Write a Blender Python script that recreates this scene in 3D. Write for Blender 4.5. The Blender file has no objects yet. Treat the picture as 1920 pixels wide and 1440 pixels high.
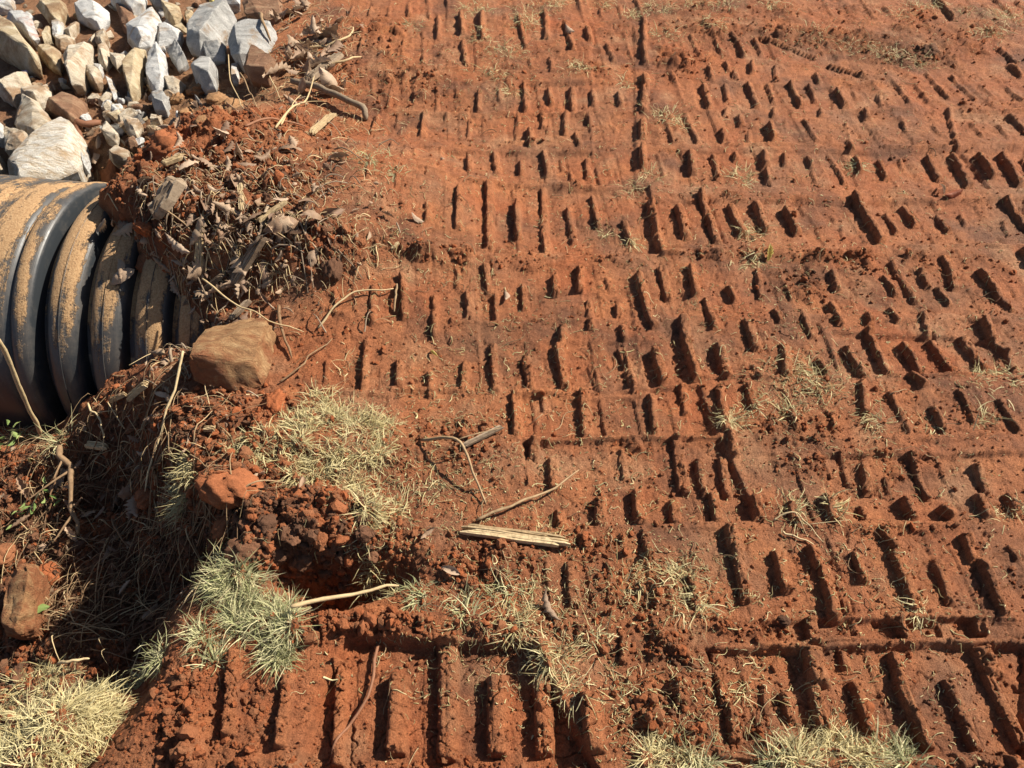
import bpy, bmesh, math, random
import numpy as np
from mathutils import Vector, Matrix, Euler

# ------------------------------------------------------------------ camera, world, sun, exposure
SC = bpy.context.scene
CAM_H, PITCH, FPX = 1.5, math.radians(49), 1423.0      # eye height, look-down angle, focal length for a 1920 px wide frame
cam_data = bpy.data.cameras.new('camera'); cam = bpy.data.objects.new('camera', cam_data)
SC.collection.objects.link(cam); SC.camera = cam
cam.location = (0, 0, CAM_H); cam.rotation_euler = (math.pi/2 - PITCH, 0, 0)
cam_data.sensor_width = 36; cam_data.lens = FPX/1920*36; cam_data.clip_start = .02; cam_data.clip_end = 500

SUN_AZ, SUN_EL = math.radians(67), math.radians(40)    # azimuth clockwise from +Y
world = bpy.data.worlds.new('World'); SC.world = world; world.use_nodes = True
wn = world.node_tree.nodes; wl = world.node_tree.links
sky = wn.new('ShaderNodeTexSky'); sky.sky_type = 'NISHITA'; sky.sun_disc = False
sky.sun_elevation = SUN_EL; sky.sun_rotation = SUN_AZ
wl.new(sky.outputs[0], wn['Background'].inputs[0]); wn['Background'].inputs[1].default_value = .05
sd = bpy.data.lights.new('sun', 'SUN'); sd.energy = 5.0; sd.angle = math.radians(.5); sd.color = (1, .92, .80)
sun = bpy.data.objects.new('sun', sd); SC.collection.objects.link(sun)
sdir = Vector((math.sin(SUN_AZ)*math.cos(SUN_EL), math.cos(SUN_AZ)*math.cos(SUN_EL), math.sin(SUN_EL)))
sun.rotation_euler = sdir.to_track_quat('Z', 'Y').to_euler(); sun.location = sdir*20
vs = SC.view_settings; vs.view_transform = 'Standard'; vs.look = 'None'; vs.gamma = 1; vs.exposure = .82; vs.use_curve_mapping = False

RNG = np.random.default_rng(7); random.seed(7)
COL = SC.collection

# ------------------------------------------------------------------ helpers
def tag(o, label=None, cat=None, group=None, kind=None):
    if label: o['label'] = label
    if cat: o['category'] = cat
    if group: o['group'] = group
    if kind: o['kind'] = kind
    return o

ST, CT = math.sin(PITCH), math.cos(PITCH)
def G(px, py, z=0.0):
    """photo pixel -> world xy on the level z"""
    px = np.asarray(px, float); py = np.asarray(py, float)
    u = 720-py
    dy = FPX*CT + u*ST; dz = -FPX*ST + u*CT
    t = (z-CAM_H)/dz
    return (px-960)*t, dy*t

_T = np.random.default_rng(3).random((256, 256), dtype=np.float32); _TC = np.cos(_T*6.2831853); _TS = np.sin(_T*6.2831853)
_TC = _TC.ravel(); _TS = _TS.ravel(); _T = _T.ravel()
def perlin(x, y, s=0):
    fx0 = np.floor(x); fy0 = np.floor(y); fx = (x-fx0).astype(np.float32); fy = (y-fy0).astype(np.float32)
    ix = (fx0.astype(np.int32)+s*37) & 255; iy = (fy0.astype(np.int32)+s*91) & 255
    ix1 = (ix+1) & 255; r0 = iy << 8; r1 = ((iy+1) & 255) << 8
    def g(k, dx, dy): return _TC[k]*(fx-dx) + _TS[k]*(fy-dy)
    u = fx*fx*fx*(fx*(fx*6-15)+10); v = fy*fy*fy*(fy*(fy*6-15)+10)
    a = g(r0+ix, 0, 0); b = g(r0+ix1, 1, 0); c = g(r1+ix, 0, 1); d = g(r1+ix1, 1, 1)
    a = a+(b-a)*u; c = c+(d-c)*u
    return (a+(c-a)*v)*1.5

def fbm(x, y, scale, octs=3, s=0, gain=.5):
    r = 0; a = 1; n = 0
    for i in range(octs):
        r = r + a*perlin(x/scale, y/scale, s+i*17); n += a; a *= gain; scale /= 2.03
    return r/n

def domes(x, y, cell, s=0):
    """rounded lumps of uneven size, 0..1 (cellular)"""
    X = x/cell; Y = y/cell; ix = np.floor(X); iy = np.floor(Y); fx = (X-ix).astype(np.float32); fy = (Y-iy).astype(np.float32)
    ix = ix.astype(np.int32); iy = iy.astype(np.int32); best = np.zeros_like(fx)
    for dx in (-1, 0, 1):
        for dy in (-1, 0, 1):
            cx = (ix+dx+s*53); cy = (iy+dy+s*29)
            k = ((cy & 255) << 8)+(cx & 255); k2 = (((cy+101) & 255) << 8)+((cx+57) & 255); k3 = (((cy+11) & 255) << 8)+((cx+157) & 255)
            r = .25 + .75*_T[k3]**1.6
            ddx = fx-(dx+_T[k]); ddy = fy-(dy+_T[k2])
            best = np.maximum(best, np.sqrt(np.clip(1-(ddx*ddx+ddy*ddy)/(r*r*.62), 0, 1))*r)
    return best

def sstep(a, b, x):
    t = np.clip((x-a)/(b-a), 0, 1); return t*t*(3-2*t)

def blob(x, y, px, py, rx, ry, soft=.5, ang=0, z=0):
    """soft ellipse on the ground given at its place in the photograph (radii in photo pixels there)"""
    cx, cy = G(px, py, z); ax, _ = G(px+rx, py, z); _, y1 = G(px, py-ry, z); _, y2 = G(px, py+ry, z)
    a = abs(ax-cx); b = abs(y1-y2)/2; q = 1+soft*.6
    out = np.zeros(x.shape)
    m = np.flatnonzero((np.abs(x-cx) < a*q) & (np.abs(y-cy) < b*q))
    if len(m): out[m] = 1-sstep(1-soft, q, np.sqrt(((x[m]-cx)/a)**2+((y[m]-cy)/b)**2))
    return out

def poly_sd(x, y, pts):
    """signed distance to a polygon (inside negative)"""
    P = np.array(pts); n = len(P); d = np.full(x.shape, 1e9); inside = np.zeros(x.shape, bool)
    for i in range(n):
        a = P[i]; b = P[(i+1) % n]; e = b-a
        wx = x-a[0]; wy = y-a[1]; t = np.clip((wx*e[0]+wy*e[1])/(e@e), 0, 1)
        d = np.minimum(d, (wx-e[0]*t)**2+(wy-e[1]*t)**2)
        if a[1] != b[1]:
            c = ((a[1] > y) != (b[1] > y)) & (x < (b[0]-a[0])*(y-a[1])/(b[1]-a[1])+a[0]); inside ^= c
    d = np.sqrt(d); return np.where(inside, -d, d)

# ------------------------------------------------------------------ the lug ridges pressed up between the track pads
# read off the photograph crop by crop: (x_top, y_top, x_bottom, y_bottom, strength) of each ridge's shaded flank
K = 700/1920
RIDGES = []
def crop(x0, y0, rows):
    for r in rows:
        a, b, c, d, s = r
        RIDGES.append((x0+a*K, y0+b*K, x0+c*K, y0+d*K, s))
crop(600, 0, [
 (590,90,585,200,2),(695,90,705,170,3),(800,80,810,200,3),(1000,90,1040,240,2),(1130,60,1140,190,3),(1235,110,1270,250,3),(1345,140,1355,205,3),
 (1640,100,1640,330,3),(1635,400,1625,580,3),(1620,640,1615,720,3),(1620,770,1620,860,3),(715,210,725,330,2),(1060,300,1080,350,1),(1160,300,1170,370,2),
 (690,430,690,500,1),(795,470,790,565,2),(905,460,910,520,1),(1030,430,1030,560,3),(1150,450,1165,530,2),(1265,450,1270,565,3),(1380,460,1385,530,2),(260,420,255,490,1),
 (390,590,380,660,1),(515,590,500,700,2),(640,580,630,620,1),(760,610,750,700,1),(1000,600,995,710,1),(1120,590,1125,650,2),(1160,620,1160,680,1),(1240,590,1235,690,2),
 (1365,600,1370,640,1),(1045,670,1050,745,3),(1290,690,1310,750,2),(360,770,355,850,1),(610,780,610,900,1),(740,810,745,900,2),(870,790,880,900,2),(1005,830,1010,890,2),
 (1125,780,1145,890,2),(1225,800,1230,860,1),(1265,870,1275,910,1),(1345,810,1355,900,2),(480,810,480,880,1),
 (265,960,260,1090,1),(550,970,545,1020,1),(400,1040,400,1100,1),(690,1050,680,1250,2),(535,1150,535,1240,2),(830,980,830,1310,3),(970,1050,975,1240,3),(1110,980,1125,1310,3),
 (1250,1070,1275,1240,2),(1375,1010,1400,1160,2),(1660,1040,1710,1280,3),(1800,1070,1840,1220,3),(1530,1150,1560,1240,2)])
crop(1220, 0, [
 (270,360,290,420,2),(360,330,375,370,2),(400,370,410,400,2),(490,330,495,370,2),(245,450,270,560,3),(360,440,375,520,2),(475,430,520,540,3),(585,430,610,520,2),
 (690,430,745,550,3),(800,430,830,510,2),(930,460,970,550,3),(1030,460,1045,500,1),(830,370,850,420,2),(620,340,625,410,2),(370,570,360,600,2),(425,610,435,660,2),
 (340,680,350,725,2),(480,700,480,740,2),(610,570,600,610,2),(570,660,595,735,3),(670,630,685,670,1),(850,570,850,600,2),(985,640,1005,700,1),(1080,570,1085,610,2),
 (990,730,1000,770,2),(1510,560,1540,700,2),(1440,640,1480,690,1),(1160,480,1180,560,1),(1270,600,1300,680,1),
 (165,790,175,890,3),(290,800,320,920,2),(405,790,410,830,2),(545,790,560,850,3),(570,870,580,940,2),(660,800,670,850,2),(785,810,800,860,2),(815,880,830,930,1),
 (1030,800,1050,870,2),(1150,810,1190,900,2),(1275,800,1290,850,1),(1395,800,1460,900,3),(1520,800,1600,940,3),(1650,800,1720,900,3),(1770,800,1860,940,3),(1890,830,1920,880,2),
 (100,1070,135,1220,3),(215,1010,300,1250,3),(370,1070,430,1200,3),(500,1050,550,1190,3),(650,1080,710,1200,3),(760,1050,780,1090,1),(920,1090,935,1120,1),(970,1150,985,1220,1),
 (1010,1000,1140,1230,3),(1190,1090,1240,1180,2),(1280,1050,1340,1140,2),(1460,1090,1510,1170,2),(1800,1020,1900,1160,3),(1590,1080,1610,1130,1),(1770,250,1860,330,2),(1820,330,1890,390,2)])
crop(600, 400, [
 (400,400,405,560,2),(260,450,240,590,2),(80,480,80,560,1),(560,470,555,640,2),(730,440,735,540,2),(820,310,840,420,2),(880,430,880,540,1),(690,340,690,410,1),(1170,340,1175,420,2),
 (1300,290,1290,400,3),(1350,450,1360,590,2),(1460,340,1470,380,1),(1500,470,1510,520,2),(1590,330,1640,520,3),(1520,580,1530,640,2),(1640,530,1670,580,3),(1715,290,1745,430,3),
 (1205,580,1200,690,3),(855,670,860,910,2),(710,770,705,900,2),(370,780,365,880,2),(530,830,535,940,2),(1020,740,1045,890,2),(1180,680,1215,880,3),(1505,690,1540,770,2),(1545,800,1560,870,2),
 (1670,710,1710,860,3),(1820,540,1840,690,3),(1840,690,1890,850,3),(960,930,960,1120,3),(1130,930,1130,1000,1),(1310,910,1325,1130,3),(1660,930,1680,1120,2),(1830,880,1850,1010,2),
 (1045,1160,1045,1240,3),(1050,1250,1055,1390,1),(1155,1250,1160,1390,2),(1530,1210,1545,1340,1),(1800,1180,1840,1420,2),(20,780,10,880,1)])
crop(1220, 400, [
 (165,290,190,420,3),(250,450,300,580,2),(360,400,400,450,2),(510,310,530,440,2),(740,510,800,640,2),(890,470,940,570,2),(600,510,630,560,2),(900,310,920,400,2),(1170,340,1230,420,2),
 (1350,300,1390,390,2),(1470,230,1520,390,3),(1440,400,1500,480,2),(1650,310,1740,440,3),(1750,430,1830,500,2),(1870,200,1900,270,3),(1200,500,1240,560,2),(1080,520,1090,560,2),
 (450,560,490,700,3),(300,690,340,840,3),(490,800,530,850,2),(640,690,650,830,3),(970,690,1060,830,3),(830,750,870,820,2),(1080,600,1180,810,3),(1260,670,1340,800,3),(1370,520,1400,640,2),
 (1410,660,1500,800,3),(1560,650,1660,790,3),(1660,560,1700,640,3),(1720,650,1800,710,2),(310,900,340,1110,3),(370,1130,380,1240,3),(465,890,490,990,2),(1060,870,1070,1010,2),
 (690,1010,740,1110,1),(1290,830,1360,890,2),(85,1140,120,1400,2),(210,1260,240,1440,2),(325,1260,345,1440,2),(960,1230,1000,1370,1),(1060,1280,1090,1420,2),(1200,1350,1220,1420,1),
 (1310,1230,1400,1440,2),(1640,1290,1690,1420,2)])
crop(600, 915, [
 (1180,110,1190,180,3),(1380,50,1390,170,3),(1570,20,1590,170,3),(1235,400,1250,610,3),(1010,400,1020,450,1),(1630,230,1650,340,2),
 (560,800,550,1360,4),(300,980,280,1340,4),(815,980,808,1330,4),(1045,830,1065,1340,4),(1295,1090,1325,1350,4),(35,900,20,1420,3),(1520,780,1510,900,2),(1770,1020,1790,1060,2),(1600,1380,1600,1430,3)])
crop(1220, 915, [
 (75,60,80,160,3),(270,30,290,160,3),(480,60,490,160,3),(680,80,690,160,2),(850,50,880,150,3),(1060,80,1090,150,2),(1260,50,1300,140,3),(1450,90,1500,130,3),(1640,40,1690,130,3),(1800,30,1850,120,2),
 (340,220,360,310,3),(380,330,430,570,3),(590,350,630,520,3),(770,310,800,400,3),(830,420,880,660,3),(920,490,960,640,2),(1000,340,1040,470,3),(1150,200,1220,320,3),(1200,330,1310,610,3),
 (1430,370,1500,580,2),(1560,250,1600,360,3),(1640,370,1750,640,3),(1820,300,1860,360,1),(770,680,790,780,3),(1230,680,1270,750,3),(1630,670,1650,730,3),
 (290,850,320,1100,3),(340,1150,360,1300,3),(740,840,770,980,4),(770,990,820,1200,3),(960,840,970,900,2),(560,1000,570,1150,1),(640,1050,680,1180,2),(1010,990,1080,1220,3),(1200,850,1240,1000,3),
 (1240,1020,1380,1310,3),(1490,990,1620,1310,3),(1630,830,1680,930,4),(1690,950,1860,1310,3),(80,1010,90,1100,3),(1780,1360,1830,1420,2),(1520,1360,1560,1430,2)])
crop(1220, 0, [(530,200,720,255,2),(720,255,830,290,2),(900,330,1070,378,2),(1540,720,1556,770,2),(1690,800,1700,830,1)])
crop(0, 915, [(1150,870,1120,1270,3),(1420,1000,1390,1330,3),(850,1160,835,1260,1)])

SEG = []
for i, (a, b, c, d, s) in enumerate(RIDGES):
    x0, y0 = G(a, b); x1, y1 = G(c, d)
    hh = {1: .009, 2: .017, 3: .0235, 4: .031}[s]*(0.85+.3*random.random())
    wd = {1: .008, 2: .0105, 3: .0135, 4: .019}[s]*(0.9+.25*random.random())
    off = wd*.80 + .012*hh/.02                 # the ridge stands to the right of its shadow
    SEG.append((float(x0)+off, float(y0), float(x1)+off, float(y1), wd, hh))

# every pass of the tracks left a row of slots; the slots run towards the far vanishing line at one pitch
PITCH_T = .088; SKEW = .060
ROWS = [(640,1225,-10,42),(1230,1600,60,112),(1600,1925,125,203),(1500,1925,-10,40),(640,1225,48,132),(690,1225,155,212),(690,1225,215,264),(690,1225,284,347),(700,1225,356,480),(620,1225,500,602),(620,1240,638,736),(940,1350,742,816),(960,1430,826,980),(960,1330,1050,1150),(560,1130,1205,1450),
        (1230,1640,118,205),(1230,1925,208,273),(1230,1925,283,353),(1225,1925,370,459),(1230,1925,480,592),(1240,1925,602,706),(1350,1925,726,816),(1430,1925,850,976),(1330,1925,992,1156),(1420,1925,1162,1196),(1330,1925,1212,1425)]
ROWW = []
rr_ = np.random.default_rng(99)
for ri, (xa, xb, ya, yb) in enumerate(ROWS):
    ym = (ya+yb)/2; _, Yf = G(960, ya); _, Yn = G(960, yb); Xa, _ = G(xa, ym); Xb, Ym = G(xb, ym); Yf, Yn, Xa, Xb, Ym = [float(v) for v in (Yf, Yn, Xa, Xb, Ym)]
    mine = [(a+c)/2*1.0 for a, b, c, d, w, h in SEG if Yn-.02 < (b+d)/2 < Yf+.02 and Xa-.05 < (a+c)/2 < Xb+.05]
    ms = [((a+c)/2 + SKEW*(b+d)/2) for a, b, c, d, w, h in SEG if Yn-.02 < (b+d)/2 < Yf+.02 and Xa-.05 < (a+c)/2 < Xb+.05]
    ph = (np.angle(np.sum(np.exp(1j*2*np.pi*np.array(ms)/PITCH_T)))/(2*np.pi)*PITCH_T) if ms else 0.0
    ROWW.append((Xa+SKEW*Ym, Xb+SKEW*Ym, Yn, Yf, float(ph)))
    k0 = math.ceil((Xa+SKEW*Ym-ph)/PITCH_T); k1 = math.floor((Xb+SKEW*Ym-ph)/PITCH_T); dY = Yf-Yn
    for k in range(k0, k1+1):
        xs = ph+k*PITCH_T
        if any(abs(m-xs) < .042 for m in ms): continue
        u = rr_.random()
        if u < .10: continue
        st = 1 if u < .6 else 2
        a = Yn+dY*rr_.uniform(.05, .3); b = Yf-dY*(rr_.uniform(.05, .2) if rr_.random() < .5 else rr_.uniform(.3, .5))
        hh = {1: .008, 2: .0145}[st]*(.8+.4*rr_.random()); SEG.append((xs-SKEW*b+rr_.normal(0, .004), b, xs-SKEW*a+rr_.normal(0, .004), a, {1: .008, 2: .0105}[st], hh))
    # torn seam between this row and the next one nearer
    x = Xa
    while x < Xb:
        L = rr_.uniform(.05, .22)
        if rr_.random() < .62: SEG.append((x, Yn+rr_.normal(0, .006), min(x+L, Xb+.05), Yn+rr_.normal(0, .006), rr_.uniform(.007, .012), rr_.uniform(.004, .012)))
        x += L

# pads pressed to slightly different levels by successive passes (photo polygons, level in metres)
PADS = [([(890,354),(1215,352),(1240,482),(890,484)], -.012), ([(655,1198),(1000,1212),(1125,1460),(560,1460),(600,1300)], -.030),
        ([(1325,1216),(1930,1205),(1930,1420),(1400,1385)], -.018), ([(1425,1160),(1845,1158),(1850,1192),(1440,1196)], -.016),
        ([(962,740),(1312,721),(1345,813),(975,820)], -.012), ([(980,826),(1350,818),(1420,975),(1010,985)], -.016),
        ([(830,288),(1110,282),(1125,345),(820,350)], -.010), ([(970,158),(1110,152),(1115,212),(965,214)], -.010),
        ([(1225,380),(1920,372),(1930,455),(1240,470)], -.010), ([(1270,285),(1920,280),(1930,352),(1265,352)], -.009),
        ([(1300,155),(1560,160),(1560,205),(1310,208)], -.008), ([(1560,620),(1880,640),(1900,700),(1580,705)], -.012),
        ([(1550,850),(1930,850),(1930,975),(1580,985)], -.009), ([(1110,60),(1190,60),(1190,350),(1115,350)], -.008),
        ([(900,560),(1180,545),(1200,700),(900,735)], -.006)]
PADW = [([tuple(float(v) for v in G(*p)) for p in P], l) for P, l in PADS]

# how loose and lumpy the soil is (0 pressed flat .. 1 loose clods)
LOOSE = [(1150,90,160,70,.55),(1500,25,400,30,.5),(1780,60,160,60,.55),(1850,200,120,60,.5),(860,130,160,90,.5),(1330,120,60,30,.7),(1650,300,60,40,.35),(1240,250,60,60,.5),(470,300,190,90,1),(400,450,260,140,.9),(600,520,150,40,.9),(330,880,330,200,1),(560,1010,260,110,1),(860,505,140,22,.9),(1450,480,300,16,.7),(1500,530,140,40,.8),
 (1730,500,180,40,.7),(1450,70,260,28,.8),(1680,90,160,40,.7),(1640,150,130,30,.5),(1300,60,90,40,.6),(1260,120,60,40,.8),(760,160,120,60,.8),(700,100,90,80,.8),(960,140,80,40,.6),
 (1620,870,230,40,.6),(1500,800,120,50,.7),(1230,830,150,12,.7),(1450,1180,160,26,.9),(1280,1320,130,100,.9),(1420,1380,140,50,.9),(720,1175,260,26,1),(420,1330,170,120,1),(560,1180,160,40,1),
 (930,1060,150,60,.8),(1120,1020,120,40,.8),(1180,1110,160,50,.7),(1200,1200,110,60,.9),(700,1435,420,26,.9),(1300,985,200,12,.8),(1650,985,250,14,.7),(700,690,110,60,.5),(820,830,150,70,.6),
 (900,700,90,50,.5),(1000,505,180,16,.6),(1100,490,200,12,.6),(1280,1245,90,40,.6),(1000,1180,160,30,.9),(1770,400,30,20,.4),(1420,240,80,12,.4),(1680,270,200,14,.5),(1400,372,160,10,.6),(230,150,340,190,.5),
 (620,620,80,60,.35),(1820,760,120,60,.4),(1700,780,120,40,.5),(1330,700,60,12,.6),(1000,350,140,8,.5),(980,275,160,8,.5)]

PIPE_C = np.array([-1.392, 1.925, -.366]); PIPE_R = .46; PIPE_YAW, PIPE_PIT = -.070, -.045
PAX = np.array([math.cos(PIPE_YAW)*math.cos(PIPE_PIT), math.sin(PIPE_YAW)*math.cos(PIPE_PIT), math.sin(PIPE_PIT)])

def terrain(x, y, parts=False):
    wx = x + .012*fbm(x, y, .09, 3, 11); wy = y + .012*fbm(x, y, .09, 3, 12)       # wobble of every outline
    vx = x + .0030*fbm(x, y, .030, 2, 13) + .004*fbm(x, y, .22, 2, 15); vy = y + .0030*fbm(x, y, .04, 2, 14) + .006*fbm(x, y, .25, 2, 16)
    h = .022*fbm(x, y, 1.1, 2, 1) + .008*fbm(x, y, .28, 2, 2) + .005*fbm(x, y, .075, 2, 3)
    # ---- large shape: the tracked pad ends in a bank; below it the ditch and the pipe outlet, beyond it the rubble
    bx = wx + .05*fbm(x, y, .35, 2, 21); by = wy + .05*fbm(x, y, .35, 2, 22)
    edge = np.array([G(*p) for p in [(60,1600),(180,1440),(250,1330),(330,1240),(345,1160),(370,1085),(420,1050),(430,1000),(380,900),(330,820),(350,770),(360,720)]])
    ditch = [tuple(p) for p in edge] + [(-1.10, 1.56), (-1.38, 1.46), (-4, 1.3), (-4, -1), (-1.2, -.6)]
    sd_ = poly_sd(bx, by, ditch)
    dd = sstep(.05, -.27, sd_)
    h = h - .33*dd - .10*sstep(-.3, -.9, sd_)
    h = h + .10*blob(wx, wy, 60, 1390, 190, 130, .5)*dd + .16*blob(wx, wy, 40, 1400, 230, 170, .6)*sstep(.2, .6, dd)
    h = h - .20*blob(bx, by, 630, 1085, 120, 42, .95) + .05*blob(wx, wy, 560, 985, 150, 55, .7) + .035*blob(wx, wy, 640, 850, 140, 70, .8) + .05*blob(wx, wy, 440, 920, 55, 50, .6)
    # soil heaped over the pipe
    rel_x = x-PIPE_C[0]; rel_y = y-PIPE_C[1]
    s = rel_x*PAX[0] + rel_y*PAX[1]; tt = -rel_x*math.sin(PIPE_YAW) + rel_y*math.cos(PIPE_YAW)   # along, across (far +)
    s2 = s + .05*fbm(x, y, .12, 3, 31)
    cov = s2 + .05 + 1.15*np.clip(tt+.12, -.30, .17) 
    heap = .18*sstep(.12, .55, cov)*sstep(1.55, .62, s2)*np.exp(-(np.clip(np.abs(tt-.12)-.16, 0, 9)/.24)**2)
    h = h + heap
    h = h + .06*blob(wx, wy, 470, 270, 130, 70, .8)
    # trough in which the pipe lies, open to the left
    tr = sstep(.40, .14, cov)*np.where(tt > 0, sstep(.66, .40, np.abs(tt-.02)), sstep(.45, .38, -tt))
    near = np.interp(s2, [-.6, -.02, .12, .22, .32, .48, .9], [-.46, -.40, -.30, -.19, -.12, -.01, .01])
    wn_ = sstep(-.80, -.50, tt)*sstep(-.15, -.30, tt)*sstep(.95, .6, s2)*sstep(-.75, -.35, s2); h = h*(1-wn_)+(near+.01*fbm(x, y, .1, 2, 34))*wn_
    pipe_top = PIPE_C[2] + np.sqrt(np.clip(PIPE_R**2-tt**2, 0, 1))
    h = h*(1-tr) + tr*np.minimum(h, PIPE_C[2] + np.where(tt > 0, .10, -.14) + .02*fbm(x, y, .1, 2, 33))
    # rubble bed: lower, sinking to the left
    rub = poly_sd(bx, by, [tuple(float(v) for v in G(*p)) for p in [(-400,-60),(520,-60),(510,60),(500,190),(410,190),(310,270),(190,330),(0,330),(-400,380)]])
    rm = sstep(.08, -.22, rub)
    h = h - .085*rm
    # ---- levels of the pads
    for P, l in PADW:
        A = np.array(P); m = np.flatnonzero((vx > A[:, 0].min()-.02) & (vx < A[:, 0].max()+.02) & (vy > A[:, 1].min()-.02) & (vy < A[:, 1].max()+.02))
        if len(m): h[m] += l*sstep(.006, -.006, poly_sd(vx[m], vy[m], P))
    # ---- slots of the tread: neighbouring slabs pressed to slightly different depths
    xsk = vx+SKEW*vy
    for ri, (xa, xb, ya, yb, ph) in enumerate(ROWW):
        m = np.flatnonzero((xsk > xa) & (xsk < xb) & (vy > ya) & (vy < yb))
        if not len(m): continue
        q = (xsk[m]-ph)/PITCH_T*2; k = np.floor(q); f = q-k
        lv = lambda kk: _T[((ri*31+7) % 256)*256+((kk.astype(int)+ri*13) & 255)]
        e = np.minimum(np.minimum(vy[m]-ya, yb-vy[m])/.006, 1); e2 = np.minimum(np.minimum(xsk[m]-xa, xb-xsk[m])/.03, 1)
        l0 = lv(k); l1 = lv(k+1)
        h[m] += ((l0+(l1-l0)*sstep(.955, 1.0, f)-.5)*.0085 - .0035)*np.clip(e, 0, 1)*np.clip(e2, 0, 1)
        h[m] -= .0022*np.exp(-((f-.97)/.025)**2)*(lv(k+77) > .45)
    # ---- looseness
    R = np.zeros_like(x) + .20
    for (a, b, c, d_, k) in LOOSE:
        R = np.maximum(R, k*blob(wx, wy, a, b, c, d_, .6))
    R = np.clip(R + .38*fbm(x, y, .16, 3, 41), .02, 1); R = np.maximum(R, .85*dd)
    flat = np.zeros_like(x); rid = np.zeros_like(x)
    wig = .95+.40*fbm(x, y, .06, 3, 51)
    smear = sstep(.02, .35, fbm(x, y, .42, 2, 53))
    for si, (x0, y0, x1, y1, wd, hh) in enumerate(SEG):
        m = np.flatnonzero((x > min(x0, x1)-.09) & (x < max(x0, x1)+.09) & (y > min(y0, y1)-.06) & (y < max(y0, y1)+.06))
        if not len(m): continue
        X = vx[m]; Y = vy[m]; ex, ey = x1-x0, y1-y0; L2 = ex*ex+ey*ey+1e-9; L = math.sqrt(L2)
        t = ((X-x0)*ex+(Y-y0)*ey)/L2; tc = np.clip(t, 0, 1)
        ax = (X-x0-ex*tc); ay = (Y-y0-ey*tc)
        lat = ((X-x0)*(-ey)+(Y-y0)*ex)/L*(1 if -ey > 0 else -1)     # across, to the right
        end = np.maximum(np.maximum(-t, t-1)*L, 0)/(wd*.55)
        dl = np.where(lat < 0, -lat/(wd*.85), lat/(wd*1.2))       # steep flank on the left, long flank on the right
        prof = np.where(lat < 0, np.clip(1-dl**4, 0, 1)**.5, np.clip(1-dl**2.8, 0, 1)**.7)*np.clip(1-end**3, 0, 1)**.6
        lvl = hh*(np.clip(wig[m], .45, 1.1)*(1-.75*smear[m]*(si >= len(RIDGES))) if hh < .026 else .9+.1*wig[m])
        rid[m] = np.maximum(rid[m], prof*lvl)
        f = 1-sstep(.03, .075, np.sqrt(ax*ax+ay*ay)); flat[m] = np.maximum(flat[m], f*min(1, hh/.018))
    R = R*(1-.62*flat) 
    R = np.maximum(R, .36*np.clip(.2+1.8*fbm(x, y, .11, 2, 52), 0, 1)*(rid > .003)*(1-sstep(.024, .030, rid)))
    h = h + rid*(1-.8*sstep(.1, .5, dd))
    # ---- lumps
    q = R*R
    h = h + (q*.034*domes(wx, wy, .070, 61) + R*.017*domes(vx, vy, .030, 62)*np.clip(R*1.6, 0, 1) + (.0007+.0075*R)*domes(x, y, .0135, 63)*np.clip(.25+R, 0, 1)) 
    h = h + .0026*fbm(x, y, .022, 3, 65) + (.0014+.004*R)*fbm(x, y, .0085, 2, 66)
    pit = fbm(x, y, .018, 2, 67); h = h - .006*np.clip(R-.15, 0, 1)*sstep(.38, .58, pit)
    # cracks and torn edges in the pressed soil
    cr = np.abs(fbm(x, y, .11, 3, 71)); h = h - .006*(1-sstep(.0, .022, cr))*(1-R) - .010*np.clip(rid/.02, 0, 1)*(1-sstep(.0, .05, np.abs(fbm(x, y, .05, 2, 72))))
    if parts: return h, R, dd, rm, rid, heap, tr
    return h

# ------------------------------------------------------------------ materials
def mat(name):
    m = bpy.data.materials.new(name); m.use_nodes = True
    nt = m.node_tree; b = nt.nodes['Principled BSDF']; return m, nt.nodes, nt.links, b
def noise(N, L, vec, scale, detail=4, rough=.6, dist=0):
    n = N.new('ShaderNodeTexNoise'); n.inputs['Scale'].default_value = scale; n.inputs['Detail'].default_value = detail
    n.inputs['Roughness'].default_value = rough; n.inputs['Distortion'].default_value = dist
    if vec is not None: L.new(vec, n.inputs['Vector'])
    return n
def ramp(N, L, src, stops):
    r = N.new('ShaderNodeValToRGB'); cr = r.color_ramp
    while len(cr.elements) < len(stops): cr.elements.new(.5)
    for e, (p, c) in zip(cr.elements, stops): e.position = p; e.color = (*c, 1) if len(c) == 3 else c
    L.new(src, r.inputs[0]); return r
def mix(N, L, fac, a, b, mode='MIX'):
    n = N.new('ShaderNodeMix'); n.data_type = 'RGBA'; n.blend_type = mode
    for sock, v in ((n.inputs[0], fac), (n.inputs[6], a), (n.inputs[7], b)):
        if isinstance(v, (int, float)): sock.default_value = v
        elif isinstance(v, tuple): sock.default_value = (*v, 1)
        else: L.new(v, sock)
    return n.outputs[2]
def bump(N, L, b, h, strength, dist):
    n = N.new('ShaderNodeBump'); n.inputs['Strength'].default_value = strength; n.inputs['Distance'].default_value = dist
    L.new(h, n.inputs['Height']); L.new(n.outputs[0], b.inputs['Normal']); return n
def mth(N, L, op, a, b=None):
    n = N.new('ShaderNodeMath'); n.operation = op
    for i, v in enumerate((a, b)):
        if v is None: continue
        if isinstance(v, (int, float)): n.inputs[i].default_value = v
        else: L.new(v, n.inputs[i])
    return n.outputs[0]

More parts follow.
